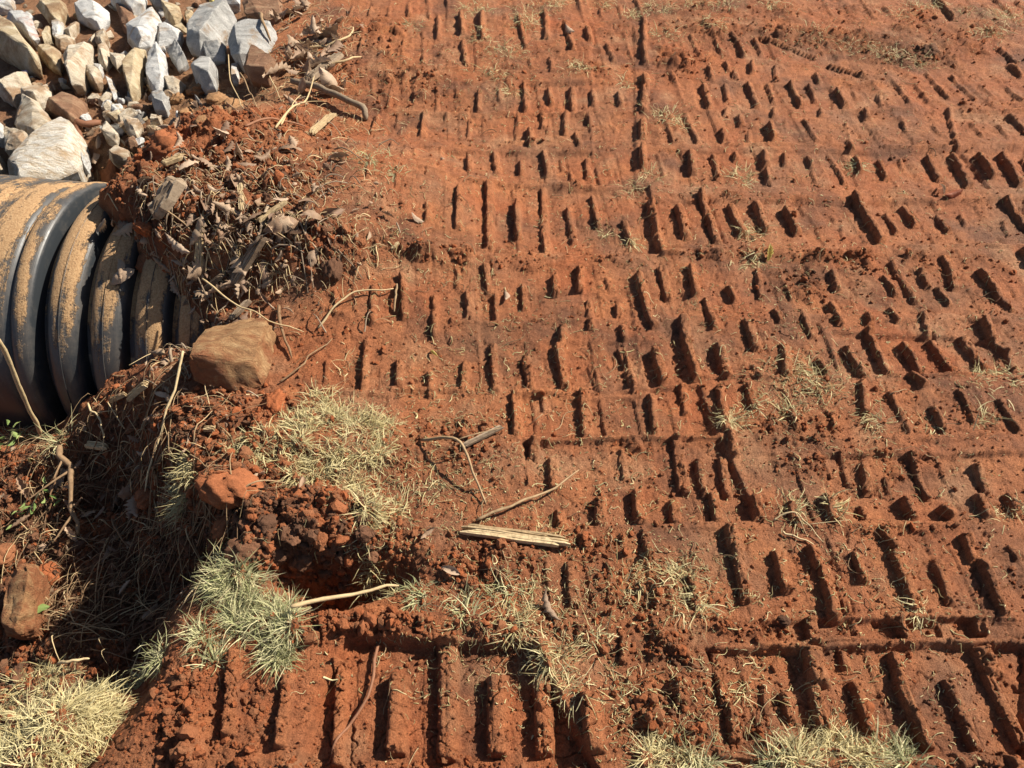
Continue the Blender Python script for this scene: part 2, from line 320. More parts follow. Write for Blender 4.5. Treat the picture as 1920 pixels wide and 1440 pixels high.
def soil_material():
    m, N, L, b = mat('red_clay_soil')
    tc = N.new('ShaderNodeTexCoord').outputs['Object']
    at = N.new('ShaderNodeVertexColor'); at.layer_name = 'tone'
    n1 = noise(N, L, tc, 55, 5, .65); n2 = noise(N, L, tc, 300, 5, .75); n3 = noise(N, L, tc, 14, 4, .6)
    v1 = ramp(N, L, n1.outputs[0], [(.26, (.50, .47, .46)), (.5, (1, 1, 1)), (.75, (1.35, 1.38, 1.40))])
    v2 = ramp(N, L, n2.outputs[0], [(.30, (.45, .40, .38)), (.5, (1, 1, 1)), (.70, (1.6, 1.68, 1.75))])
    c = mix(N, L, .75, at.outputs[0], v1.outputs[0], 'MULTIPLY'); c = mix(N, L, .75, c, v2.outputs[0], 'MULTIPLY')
    # pale specks: straw crumbs and quartz grains
    vo = N.new('ShaderNodeTexVoronoi'); vo.inputs['Scale'].default_value = 150; L.new(tc, vo.inputs['Vector'])
    sp = ramp(N, L, vo.outputs['Distance'], [(.0, (1, 1, 1)), (.12, (1, 1, 1)), (.17, (0, 0, 0))])
    gate = ramp(N, L, noise(N, L, tc, 60, 2).outputs[0], [(.56, (0, 0, 0)), (.62, (1, 1, 1))])
    f = mth(N, L, 'MULTIPLY', sp.outputs[0], gate.outputs[0]); f = mth(N, L, 'MULTIPLY', f, .55)
    c = mix(N, L, f, c, (.42, .27, .13))
    L.new(c, b.inputs['Base Color']); rg = N.new('ShaderNodeMapRange'); L.new(at.outputs[1], rg.inputs[0]); rg.inputs[3].default_value = .95; rg.inputs[4].default_value = .74; L.new(rg.outputs[0], b.inputs['Roughness']); b.inputs['Specular IOR Level'].default_value = .25
    hsum = mth(N, L, 'ADD', mth(N, L, 'MULTIPLY', n1.outputs[0], .5), mth(N, L, 'MULTIPLY', n2.outputs[0], .5))
    bump(N, L, b, hsum, 1.0, .017)
    return m

def clod_material(name, ca, cb, obj_rand=True):
    m, N, L, b = mat(name)
    tc = N.new('ShaderNodeTexCoord').outputs['Object']; ob = N.new('ShaderNodeObjectInfo')
    c = mix(N, L, ob.outputs['Random'], ca, cb)
    n1 = noise(N, L, tc, 6, 8, .75); n2 = noise(N, L, tc, 9, 3)
    v = ramp(N, L, n1.outputs[0], [(.3, (.6, .57, .55)), (.5, (1, 1, 1)), (.72, (1.35, 1.35, 1.35))])
    c = mix(N, L, .8, c, v.outputs[0], 'MULTIPLY')
    L.new(c, b.inputs['Base Color']); b.inputs['Roughness'].default_value = .95; b.inputs['Specular IOR Level'].default_value = .15
    bump(N, L, b, n1.outputs[0], .8, .006)
    return m

def stone_material(name, stops, mud=None, mud_amt=.5, scale=9):
    m, N, L, b = mat(name)
    tc = N.new('ShaderNodeTexCoord').outputs['Object']; ob = N.new('ShaderNodeObjectInfo')
    ad = N.new('ShaderNodeVectorMath'); ad.operation = 'ADD'; L.new(tc, ad.inputs[0])
    cm = N.new('ShaderNodeCombineXYZ'); L.new(mth(N, L, 'MULTIPLY', ob.outputs['Random'], 37.0), cm.inputs[0]); L.new(cm.outputs[0], ad.inputs[1])
    mp = N.new('ShaderNodeMapping'); mp.inputs['Rotation'].default_value = (.5, .4, .9); mp.inputs['Scale'].default_value = (1, 3.2, 1.6); L.new(ad.outputs[0], mp.inputs[0])
    n1 = noise(N, L, mp.outputs[0], scale, 6, .68, .6); n2 = noise(N, L, ad.outputs[0], 260, 5, .8); n3 = noise(N, L, ad.outputs[0], 9, 6, .7, .4)
    c = ramp(N, L, n1.outputs[0], stops).outputs[0]
    sp = ramp(N, L, n2.outputs[0], [(.32, (.55, .53, .5)), (.5, (1, 1, 1)), (.7, (1.2, 1.2, 1.18))])
    c = mix(N, L, .8, c, sp.outputs[0], 'MULTIPLY')
    if mud:
        mk = ramp(N, L, n3.outputs[0], [(mud_amt-.06, (0, 0, 0)), (mud_amt+.06, (1, 1, 1))])
        mk2 = mth(N, L, 'MULTIPLY', mk.outputs[0], ramp(N, L, n2.outputs[0], [(.35, (.35,)*3), (.6, (1,)*3)]).outputs[0])
        c = mix(N, L, mk2, c, mud)
    L.new(c, b.inputs['Base Color']); b.inputs['Roughness'].default_value = .8; b.inputs['Specular IOR Level'].default_value = .3
    hs = mth(N, L, 'ADD', n1.outputs[0], mth(N, L, 'MULTIPLY', n2.outputs[0], .5))
    bump(N, L, b, hs, 1.0, .014)
    return m

def fibre_material(name, ca, cb, trans=.0, rough=.7, vary=.5):
    """dry plant matter: colour varies between objects and along the strand via a per-face random attribute"""
    m, N, L, b = mat(name)
    at = N.new('ShaderNodeVertexColor'); at.layer_name = 'tone'
    tc = N.new('ShaderNodeTexCoord').outputs['Object']
    sep = N.new('ShaderNodeSeparateColor'); L.new(at.outputs[0], sep.inputs[0])
    n1 = noise(N, L, tc, 90, 4, .7)
    c = mix(N, L, sep.outputs[0], ca, cb)
    v = ramp(N, L, n1.outputs[0], [(.3, (.6, .57, .52)), (.5, (1, 1, 1)), (.75, (1.25, 1.25, 1.2))])
    c = mix(N, L, vary, c, v.outputs[0], 'MULTIPLY')
    c2 = mix(N, L, 1.0, c, mix(N, L, sep.outputs[1], (.55, .55, .55), (1.3, 1.3, 1.3)), 'MULTIPLY')
    L.new(c2, b.inputs['Base Color']); b.inputs['Roughness'].default_value = rough; b.inputs['Specular IOR Level'].default_value = .25
    if trans:
        tr = N.new('ShaderNodeBsdfTranslucent'); L.new(c2, tr.inputs[0]); ms = N.new('ShaderNodeMixShader'); ms.inputs[0].default_value = trans
        L.new(b.outputs[0], ms.inputs[1]); L.new(tr.outputs[0], ms.inputs[2]); L.new(ms.outputs[0], N['Material Output'].inputs[0])
    bump(N, L, b, n1.outputs[0], .4, .003)
    return m

def leaf_material(name, ca, cb, trans=.15):
    m, N, L, b = mat(name)
    ob = N.new('ShaderNodeObjectInfo'); tc = N.new('ShaderNodeTexCoord').outputs['Object']
    c = mix(N, L, ob.outputs['Random'], ca, cb); n1 = noise(N, L, tc, 60, 4, .7)
    v = ramp(N, L, n1.outputs[0], [(.3, (.5, .47, .45)), (.5, (1, 1, 1)), (.7, (1.25, 1.2, 1.15))])
    c = mix(N, L, .8, c, v.outputs[0], 'MULTIPLY')
    L.new(c, b.inputs['Base Color']); b.inputs['Roughness'].default_value = .62
    tr = N.new('ShaderNodeBsdfTranslucent'); L.new(c, tr.inputs[0]); ms = N.new('ShaderNodeMixShader'); ms.inputs[0].default_value = trans
    L.new(b.outputs[0], ms.inputs[1]); L.new(tr.outputs[0], ms.inputs[2]); L.new(ms.outputs[0], N['Material Output'].inputs[0])
    bump(N, L, b, n1.outputs[0], .4, .003)
    return m

M = {}
M['soil'] = soil_material()
M['clod_red'] = clod_material('red_clod', (.34, .105, .040), (.27, .115, .055))
M['clod_dark'] = clod_material('dark_clod', (.10, .052, .032), (.20, .095, .052))
M['clod_tan'] = clod_material('tan_clod', (.33, .185, .09), (.24, .13, .065))
MUD = (.30, .13, .055)
M['white'] = stone_material('white_grey_stone', [(.3, (.36, .355, .345)), (.45, (.57, .56, .535)), (.65, (.74, .725, .69))], (.36, .235, .125), .57)
M['stained'] = stone_material('clay_stained_white_stone', [(.3, (.32, .315, .31)), (.45, (.50, .49, .47)), (.65, (.66, .65, .62))], (.36, .12, .055), .57)
M['grey'] = stone_material('grey_stone', [(.3, (.25, .24, .225)), (.5, (.41, .40, .375)), (.7, (.60, .58, .545))], (.30, .19, .10), .62)
M['tan'] = stone_material('tan_stone', [(.3, (.32, .24, .16)), (.45, (.53, .44, .32)), (.65, (.70, .63, .51))], (.31, .18, .09), .54)
M['yellow'] = stone_material('yellow_tan_stone', [(.3, (.33, .235, .135)), (.5, (.54, .43, .27)), (.7, (.68, .59, .43))], (.25, .14, .07), .55)
M['brown'] = stone_material('brown_coated_stone', [(.25, (.17, .085, .045)), (.5, (.28, .15, .085)), (.7, (.42, .27, .16))], (.50, .38, .25), .66)
M['muddy'] = stone_material('mud_coated_boulder', [(.3, (.22, .105, .048)), (.5, (.37, .20, .09)), (.7, (.52, .34, .17))], (.26, .085, .034), .50, 16)
M['speckled'] = stone_material('pale_speckled_boulder', [(.28, (.36, .25, .16)), (.42, (.56, .45, .32)), (.52, (.70, .64, .54)), (.66, (.76, .72, .65))], (.46, .31, .17), .56, 22)
M['straw'] = fibre_material('dry_grass', (.44, .36, .16), (.70, .61, .34), .15)
M['green'] = fibre_material('greenish_grass', (.29, .31, .13), (.62, .56, .33), .15)
M['twig'] = fibre_material('dry_twig', (.20, .115, .06), (.42, .29, .16), 0, .8, .8)
M['paletwig'] = fibre_material('pale_stalk', (.50, .36, .19), (.60, .46, .26), 0, .7, .6)
M['root'] = fibre_material('root_strand', (.09, .05, .028), (.28, .18, .10), 0, .85, .7)
M['wood'] = fibre_material('splintered_wood', (.34, .235, .125), (.56, .43, .25), 0, .8, 1.0)
M['greywood'] = fibre_material('weathered_wood', (.19, .135, .09), (.34, .26, .18), 0, .85, .9)
M['rust'] = fibre_material('red_brown_root', (.20, .085, .045), (.28, .13, .07), 0, .7, .5)
M['leaf'] = leaf_material('dry_leaf', (.28, .175, .105), (.52, .38, .26))
M['leaf2'] = leaf_material('grey_leaf', (.22, .13, .08), (.44, .31, .20))
M['leafgreen'] = leaf_material('green_leaf', (.16, .26, .06), (.34, .42, .14), .25)
M['leafyellow'] = leaf_material('yellow_leaf', (.62, .52, .16), (.66, .56, .2), .25)
M['leafred'] = leaf_material('rusty_leaf', (.34, .09, .03), (.38, .10, .03), .2)

# ------------------------------------------------------------------ mesh builders
def new_mesh(name, V, F, material, parent=None, smooth=False, tone=None):
    me = bpy.data.meshes.new(name); V = np.asarray(V, np.float32)
    if isinstance(F, np.ndarray):
        n, k = F.shape
        me.vertices.add(len(V)); me.vertices.foreach_set('co', V.ravel())
        me.loops.add(n*k); me.loops.foreach_set('vertex_index', F.astype(np.int32).ravel())
        me.polygons.add(n); me.polygons.foreach_set('loop_start', np.arange(0, n*k, k, dtype=np.int32))
        me.update(calc_edges=True)
    else:
        me.from_pydata(V.tolist(), [], F); me.update()
    if tone is not None:
        a = me.color_attributes.new('tone', 'FLOAT_COLOR', 'POINT')
        c = np.ones((len(V), 4), np.float32); c[:, :tone.shape[1]] = tone; a.data.foreach_set('color', c.ravel())
    if smooth: me.polygons.foreach_set('use_smooth', np.ones(len(me.polygons), bool))
    me.materials.append(material)
    o = bpy.data.objects.new(name, me); COL.objects.link(o)
    if parent: o.parent = parent
    return o
def recenter(o):
    """put the object's origin at the base of its shape"""
    me = o.data; n = len(me.vertices); co = np.empty(n*3, np.float32); me.vertices.foreach_get('co', co); co = co.reshape(-1, 3)
    c = np.array([co[:, 0].mean(), co[:, 1].mean(), co[:, 2].min()]); co -= c.astype(np.float32)
    me.vertices.foreach_set('co', co.ravel()); me.update(); o.location = c.tolist(); return o

def tubes(P, R, sides=5):
    """P (n,k,3) polylines, R (n,k) radii -> verts, quads (closed by collapse at ends)"""
    n, k, _ = P.shape
    T = np.gradient(P, axis=1); T /= np.linalg.norm(T, axis=2, keepdims=True)+1e-9
    ref = np.where(np.abs(T[..., 2:3]) > .9, np.array([1., 0, 0]), np.array([0, 0, 1.]))
    A = np.cross(T, ref); A /= np.linalg.norm(A, axis=2, keepdims=True)+1e-9; B = np.cross(T, A)
    a = np.linspace(0, 2*np.pi, sides, endpoint=False)
    V = P[:, :, None] + R[:, :, None, None]*(np.cos(a)[None, None, :, None]*A[:, :, None] + np.sin(a)[None, None, :, None]*B[:, :, None])
    V = V.reshape(-1, 3)
    base = (np.arange(n)*k*sides)[:, None, None]; i = np.arange(k-1)[None, :, None]*sides; j = np.arange(sides)[None, None, :]; j2 = (j+1) % sides
    F = np.stack([base+i+j, base+i+j2, base+i+sides+j2, base+i+sides+j], -1).reshape(-1, 4)
    return V, F
def tone_rand(n, per, seed=0):
    r = np.random.default_rng(seed).random((n, 2)); return np.repeat(r, per, axis=0)

# ------------------------------------------------------------------ ground: one sheet, fine in the place itself and coarse towards the horizon
GRID = {}
def build_ground():
    ny, nx = 800, 1060
    t = np.linspace(0, 1, ny)
    yy = .22*(3.95/.22)**(t**.93)                    # spacing grows with distance
    u = np.linspace(-1, 1, nx)
    def half(y): return .90 + .60*y
    out = np.array([1.06, 1.2, 1.5, 2.2, 4, 9, 25])
    uu = np.concatenate([-out[::-1], u, out])
    ynear = np.array([-60, -20, -8, -3, -1.2, -.4, 0, .12]); yfar = np.array([4.1, 4.4, 5, 6.5, 10, 18, 40, 90, 160])
    Y1 = np.concatenate([ynear, yy, yfar])
    Yg, U = np.meshgrid(Y1, uu, indexing='ij')
    X = U*half(np.clip(Yg, .1, 60)); Y = Yg.copy()
    n0, n1 = X.shape
    x = X.ravel(); y = Y.ravel()
    h, R, dd, rm, rid, heap, tr = terrain(x, y, True)
    far = np.maximum(sstep(6, 14, np.hypot(x, y)), 0); h = h*(1-far)
    GRID.update(Y=Y1, U=uu, half=half, shape=(n0, n1), h=h.reshape(n0, n1), R=R.reshape(n0, n1), dd=dd.reshape(n0, n1), rm=rm.reshape(n0, n1), tr=tr.reshape(n0, n1))
    V = np.stack([x, y, h], 1)
    i = np.arange(n0-1)[:, None]*n1; j = np.arange(n1-1)[None, :]
    F = np.stack([i+j, i+j+1, i+n1+j+1, i+n1+j], -1).reshape(-1, 4)
    # earth colours: red clay, brown pressed clay, dark humus, tan silt; ditch shade painted in
    red = np.array([.37, .110, .039]); brn = np.array([.335, .142, .064]); drk = np.array([.105, .052, .030]); tan = np.array([.34, .20, .10]); ora = np.array([.47, .180, .070])
    k = np.clip(.5+.75*fbm(x, y, .30, 4, 81), 0, 1)[:, None]
    C = brn*(1-k) + red*k
    f = np.clip(.12+.9*fbm(x, y, .11, 3, 82), 0, .7)[:, None]; C = C*(1-f)+ora*f*1.0
    gq = np.clip(.9*fbm(x, y, .19, 4, 85)+.02, 0, .6)[:, None]; C = C*(1-gq)+np.array([.235, .135, .080])*gq
    pat = .75+1.1*fbm(x, y, .07, 3, 83)
    def lay(c, lst, C):
        for (a, b, r1, r2, s) in lst:
            w = blob(x, y, a, b, r1, r2, .7); w = np.clip(w*pat, 0, 1)[:, None]*s; C = C*(1-w)+np.array(c)*w
        return C
    C = lay(red*1.02, [(450,260,140,60,.9),(215,335,30,20,1),(1200,640,60,25,.8),(1020,395,150,30,.6),(840,1320,300,120,.8),(480,1270,240,120,.7),(1130,60,90,60,.5),(1280,130,70,40,.7),(1500,30,220,25,.5)], C)
    C = lay(drk, [(560,1010,190,80,.75),(250,1020,300,170,.6),(940,640,110,70,.45),(1010,580,60,40,.4),(1680,90,130,35,.65),(1450,80,150,25,.5),(1000,110,70,40,.4),(900,180,120,30,.35),(650,500,170,45,.5),(450,470,200,110,.6),
                  (330,640,110,90,.5),(850,480,160,18,.3),(1500,510,120,25,.3),(930,1070,160,45,.4),(800,870,140,50,.35),(1400,1370,120,40,.45),(1300,1230,130,40,.35),(1750,560,120,30,.25),(1480,830,90,40,.3),(1170,900,30,40,.5)], C)
    damp = np.clip(2.0*fbm(x, y, .23, 4, 86)-.16, 0, .75)[:, None]; C = C*(1-damp)+np.array([.15, .070, .040])*damp
    dry = np.clip(1.6*fbm(x, y, .16, 4, 87)-.26, 0, .6)[:, None]; C = C*(1-dry)+np.array([.46, .25, .13])*dry
    C = lay(tan, [(400,190,120,55,.9),(220,180,240,120,.55),(270,300,80,40,.6),(520,150,60,40,.5)], C)
    w = (dd*.65*np.clip(.8+1.2*fbm(x, y, .1, 3, 88), .3, 1))[:, None]; C = C*(1-w)+np.array([.12, .06, .034])*w  # ditch: dark humus, with the shade of the hollow painted into the colour
    w = (rm*.75)[:, None]; C = C*(1-w)+np.array([.24, .14, .075])*w
    cl = (np.clip(R*1.3, 0, 1)*np.clip(.35+1.4*fbm(x, y, .05, 3, 84), 0, 1))[:, None]*.75; C = C*(1-cl)+np.array([.17, .060, .028])*cl
    g = ora*1.0; w = (np.clip(rid/.02, 0, 1)*.30)[:, None]; C = C*(1-w)+g*w
    GRID['lum'] = (C[:, 0]*.5+C[:, 1]).reshape(n0, n1)
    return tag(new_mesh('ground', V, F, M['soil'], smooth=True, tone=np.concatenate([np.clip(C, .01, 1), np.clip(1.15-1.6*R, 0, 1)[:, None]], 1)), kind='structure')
build_ground()

def ground_at(x, y, key='h'):
    """the built ground sheet, sampled between its vertices"""
    x = np.asarray(x, float); y = np.asarray(y, float)
    r = np.interp(y, GRID['Y'], np.arange(len(GRID['Y']))); c = np.interp(x/GRID['half'](np.clip(y, .1, 60)), GRID['U'], np.arange(len(GRID['U'])))
    i = np.clip(r.astype(int), 0, GRID['shape'][0]-2); j = np.clip(c.astype(int), 0, GRID['shape'][1]-2); fr = r-i; fc = c-j; g = GRID[key]
    return (g[i, j]*(1-fc)+g[i, j+1]*fc)*(1-fr) + (g[i+1, j]*(1-fc)+g[i+1, j+1]*fc)*fr

def drop(px, py, lift=0.0):
    """world points where the camera rays through these photo pixels meet the ground"""
    px = np.atleast_1d(np.asarray(px, float)); py = np.atleast_1d(np.asarray(py, float))
    z = np.zeros_like(px)
    for i in range(7):
        x, y = G(px, py, z); z = z*.45 + .55*ground_at(x, y)
    x, y = G(px, py, z)
    return np.stack([x, y, ground_at(x, y)+lift], 1)

# ------------------------------------------------------------------ the pipe
def pipe_material():
    m, N, L, b = mat('black_plastic_with_dust')
    tc = N.new('ShaderNodeTexCoord').outputs['Object']; ge = N.new('ShaderNodeNewGeometry')
    # object space: z along the pipe, angle round it kept as a vector so streaks follow the ribs
    mp = N.new('ShaderNodeMapping'); mp.inputs['Scale'].default_value = (1.1, 1.1, 9); L.new(tc, mp.inputs[0])
    n1 = noise(N, L, mp.outputs[0], 2.1, 6, .66, .6); n2 = noise(N, L, tc, 160, 4, .75); n3 = noise(N, L, tc, 16, 5, .7)
    sx = N.new('ShaderNodeSeparateXYZ'); L.new(ge.outputs['Normal'], sx.inputs[0])
    # dust lies where the plastic looks up
    up = mth(N, L, 'MULTIPLY', mth(N, L, 'POWER', mth(N, L, 'MAXIMUM', sx.outputs[2], 0.0), 1.5), .44)
    so = N.new('ShaderNodeSeparateXYZ'); L.new(tc, so.inputs[0])
    toward = mth(N, L, 'MULTIPLY', mth(N, L, 'MINIMUM', so.outputs[2], .35), .34)
    s = mth(N, L, 'ADD', mth(N, L, 'ADD', n1.outputs[0], up), mth(N, L, 'ADD', toward, mth(N, L, 'MULTIPLY', mth(N, L, 'SUBTRACT', n2.outputs[0], .5), .22)))
    s = mth(N, L, 'ADD', s, mth(N, L, 'MULTIPLY', mth(N, L, 'SUBTRACT', n3.outputs[0], .5), .55))
    dust = ramp(N, L, s, [(.76, (0, 0, 0)), (.85, (1, 1, 1))])
    film = ramp(N, L, s, [(.52, (0, 0, 0)), (.88, (.6, .6, .6))])
    dcol = ramp(N, L, n2.outputs[0], [(.3, (.27, .145, .065)), (.55, (.43, .265, .13)), (.75, (.52, .35, .19))])
    base = mix(N, L, film.outputs[0], (.026, .030, .034), (.15, .125, .10))
    c = mix(N, L, dust.outputs[0], base, dcol.outputs[0])
    L.new(c, b.inputs['Base Color'])
    rg = N.new('ShaderNodeMapRange'); L.new(film.outputs[0], rg.inputs[0]); rg.inputs[2].default_value = .55; rg.inputs[3].default_value = .62; rg.inputs[4].default_value = .9
    rr = mth(N, L, 'ADD', .34, mth(N, L, 'ADD', mth(N, L, 'MULTIPLY', film.outputs[0], .5), mth(N, L, 'MULTIPLY', dust.outputs[0], .4)))
    L.new(rr, b.inputs['Roughness'])
    # fine mould lines round the plastic
    wv = N.new('ShaderNodeTexWave'); wv.wave_type = 'BANDS'; wv.bands_direction = 'Z'; wv.inputs['Scale'].default_value = 90; L.new(tc, wv.inputs[0])
    hs = mth(N, L, 'ADD', mth(N, L, 'MULTIPLY', n2.outputs[0], dust.outputs[0]), mth(N, L, 'MULTIPLY', wv.outputs[0], .03))
    hs = mth(N, L, 'ADD', hs, mth(N, L, 'MULTIPLY', dust.outputs[0], .9))
    bump(N, L, b, hs, .8, .004)
    return m
def rev(prof, seg=200):
    """surface of revolution about local z from (z, r) pairs"""
    pr = np.array(prof); a = np.linspace(0, 2*np.pi, seg, endpoint=False); n = len(pr)
    V = np.stack([pr[:, 1][:, None]*np.cos(a), pr[:, 1][:, None]*np.sin(a), np.repeat(pr[:, 0][:, None], seg, 1)], -1).reshape(-1, 3)
    i = np.arange(n-1)[:, None]*seg; j = np.arange(seg)[None]; j2 = (j+1) % seg
    return V, np.stack([i+j, i+j2, i+seg+j2, i+seg+j], -1).reshape(-1, 4)
def build_pipe():
    M['pipe'] = pipe_material()
    root = bpy.data.objects.new('culvert_pipe', None); COL.objects.link(root)
    root.location = PIPE_C.tolist(); root.rotation_euler = Vector(PAX.tolist()).to_track_quat('Z', 'Y').to_euler()
    tag(root, 'black corrugated plastic culvert pipe with dusty tan ribs, half buried in the bank', 'pipe')
    R = PIPE_R
    # bell with fine seams, wide bands and a rolled lip at its mouth
    p = []
    def band(z0, z1, r, crown=.004, n=7):
        for i in range(n):
            t = i/(n-1); e = min(t, 1-t); p.append((z0+(z1-z0)*t, r + crown*math.sin(math.pi*t)**.6 - (.004 if i in (0, n-1) else 0)))
    band(-1.30, -.62, R-.004, .002); band(-.615, -.42, R-.003); band(-.415, -.305, R); band(-.30, -.205, R-.001); band(-.20, -.075, R-.002)
    for i in range(15):                                    # lip
        t = i/14*math.pi*.92; p.append((-.070+.033*(1-math.cos(t))*1.0, R-.020+.026*math.sin(t)**.8))
    p += [(.004, R-.05), (.0, R-.085)]
    V, F = rev(p); new_mesh('bell_end', V, F, M['pipe'], root, smooth=True)
    V, F = rev([(-1.3, R-.03), (-1.3, R-.09), (2.3, R-.085), (2.3, R-.06), (-.02, R-.055)]); new_mesh('barrel', V, F, M['pipe'], root, smooth=True)
    prof = []
    w = .102
    for i in range(5): t = i/4*math.pi/2; prof.append((.012*(1-math.sin(t+0))+0, R-.062+.048*(i/4)))
    rp = [(0, R-.062), (.003, R-.03), (.007, R-.014), (.016, R-.006), (.030, R-.002), (.050, R), (.070, R-.003), (.085, R-.009), (.095, R-.018), (.100, R-.034), (.103, R-.062)]
    for k in range(9):
        z0 = .030+.128*k
        V, F = rev([(z0+a, r-.0015*k) for a, r in rp]); new_mesh('rib', V, F, M['pipe'], root, smooth=True)
        V, F = rev([(z0+.0485, R-.0015*k+.0006), (z0+.0495, R-.0015*k+.0022), (z0+.0505, R-.0015*k+.0022), (z0+.0515, R-.0015*k+.0005)]); new_mesh('mould_seam', V, F, M['pipe'], root.children[-1])
build_pipe()

# ------------------------------------------------------------------ placing helpers
def at_px(px, py, lift=0.0):
    """world point seen at a photo pixel, standing lift metres above the ground there"""
    P = drop(px, py); lift = np.broadcast_to(np.asarray(lift, float), P[:, 2].shape)
    for i in range(2):
        z = P[:, 2]; x, y = G(np.atleast_1d(np.asarray(px, float)), np.atleast_1d(np.asarray(py, float)), z+lift); P = np.stack([x, y, ground_at(x, y)], 1)
    P[:, 2] += lift; return P
def spline(P, k):
    P = np.asarray(P, float); n = len(P)
    if n == 2: t = np.linspace(0, 1, k)[:, None]; return P[0]*(1-t)+P[1]*t
    d = np.r_[0, np.cumsum(np.linalg.norm(np.diff(P, axis=0), axis=1))]; d /= d[-1]
    T = np.zeros_like(P); T[1:-1] = (P[2:]-P[:-2])/(d[2:]-d[:-2])[:, None]; T[0] = (P[1]-P[0])/(d[1]-d[0]); T[-1] = (P[-1]-P[-2])/(d[-1]-d[-2])
    out = []
    for t in np.linspace(0, 1, k):
        i = min(np.searchsorted(d, t, 'right')-1, n-2); h = d[i+1]-d[i]; u = (t-d[i])/h
        out.append((2*u**3-3*u*u+1)*P[i]+(u**3-2*u*u+u)*h*T[i]+(-2*u**3+3*u*u)*P[i+1]+(u**3-u*u)*h*T[i+1])
    return np.array(out)

# ------------------------------------------------------------------ stones
def rock_mesh(name, outline, height, material, seed, sink=.35, lift=0.0, rough=1.0, sharp=17):
    rs = np.random.default_rng(seed)
    px = np.array([p[0] for p in outline], float); py = np.array([p[1] for p in outline], float)
    c = drop([px.mean()], [py.max()-.35*(py.max()-py.min())])[0]
    zb = c[2]+lift
    x, y = G(px, py, zb+height*.45)
    P = np.stack([x, y], 1); cc = P.mean(0); r = np.linalg.norm(P-cc, axis=1).mean()
    pts = []
    for i in range(len(P)):
        q = P[i]; v = q-cc
        pts.append((*(cc+v*rs.uniform(.72, .9)), zb-height*sink))
        pts.append((*(cc+v*rs.uniform(.95, 1.04)), zb+height*rs.uniform(.18, .42)))
        pts.append((*(cc+v*rs.uniform(.45, .9)), zb+height*rs.uniform(.6, 1.05)))
        m = (P[i]+P[(i+1) % len(P)])/2-cc
        if rs.random() < .6: pts.append((*(cc+m*rs.uniform(.85, 1.0)), zb+height*rs.uniform(.3, .75)))
    tiltd = rs.uniform(0, 6.28); tl = rs.uniform(.05, .25)
    pts = [(a, b, z+tl*((a-cc[0])*math.cos(tiltd)+(b-cc[1])*math.sin(tiltd))*(z > zb)) for a, b, z in pts]
    bm = bmesh.new()
    for p in pts: bm.verts.new(p)
    res = bmesh.ops.convex_hull(bm, input=bm.verts)
    dele = [g for g in res['geom_interior'] + res['geom_unused'] if isinstance(g, bmesh.types.BMVert)]
    if dele: bmesh.ops.delete(bm, geom=list(set(dele)), context='VERTS')
    bmesh.ops.dissolve_limit(bm, angle_limit=.24, verts=bm.verts, edges=bm.edges)
    bmesh.ops.bevel(bm, geom=list(bm.edges), offset=r*.022, segments=1, profile=.6, affect='EDGES')
    bmesh.ops.triangulate(bm, faces=bm.faces)
    for it in range(4):
        lim = max(r*.16, .010); es = [e for e in bm.edges if e.calc_length() > lim]
        if not es or len(bm.verts) > 1500: break
        bmesh.ops.subdivide_edges(bm, edges=es, cuts=1); bmesh.ops.triangulate(bm, faces=[f for f in bm.faces if len(f.verts) > 3])
    bm.normal_update()
    co = np.array([v.co[:] for v in bm.verts]); no = np.array([v.normal[:] for v in bm.verts])
    o1 = seed*1.37
    n = fbm(co[:, 0]+co[:, 2]*.7+o1, co[:, 1]-co[:, 2]*.6, r*.55, 3, seed % 50)*r*.05*rough + fbm(co[:, 0]+co[:, 2]+o1, co[:, 1]+co[:, 2]*.8, .022, 3, 5)*.0035*rough
    co = co + no*n[:, None]
    for v, p in zip(bm.verts, co): v.co = p
    me = bpy.data.meshes.new(name); bm.to_mesh(me); bm.free(); me.materials.append(material)
    for p in me.polygons: p.use_smooth = True
    me.set_sharp_from_angle(angle=math.radians(sharp))
    o = bpy.data.objects.new(name, me); COL.objects.link(o); return recenter(o)
def C1(pts): return [(x*K, y*K) for x, y in pts]
def C2(pts): return [(x*K, 300+y*K) for x, y in pts]
def C3(pts): return [(x*K, 700+y*K) for x, y in pts]
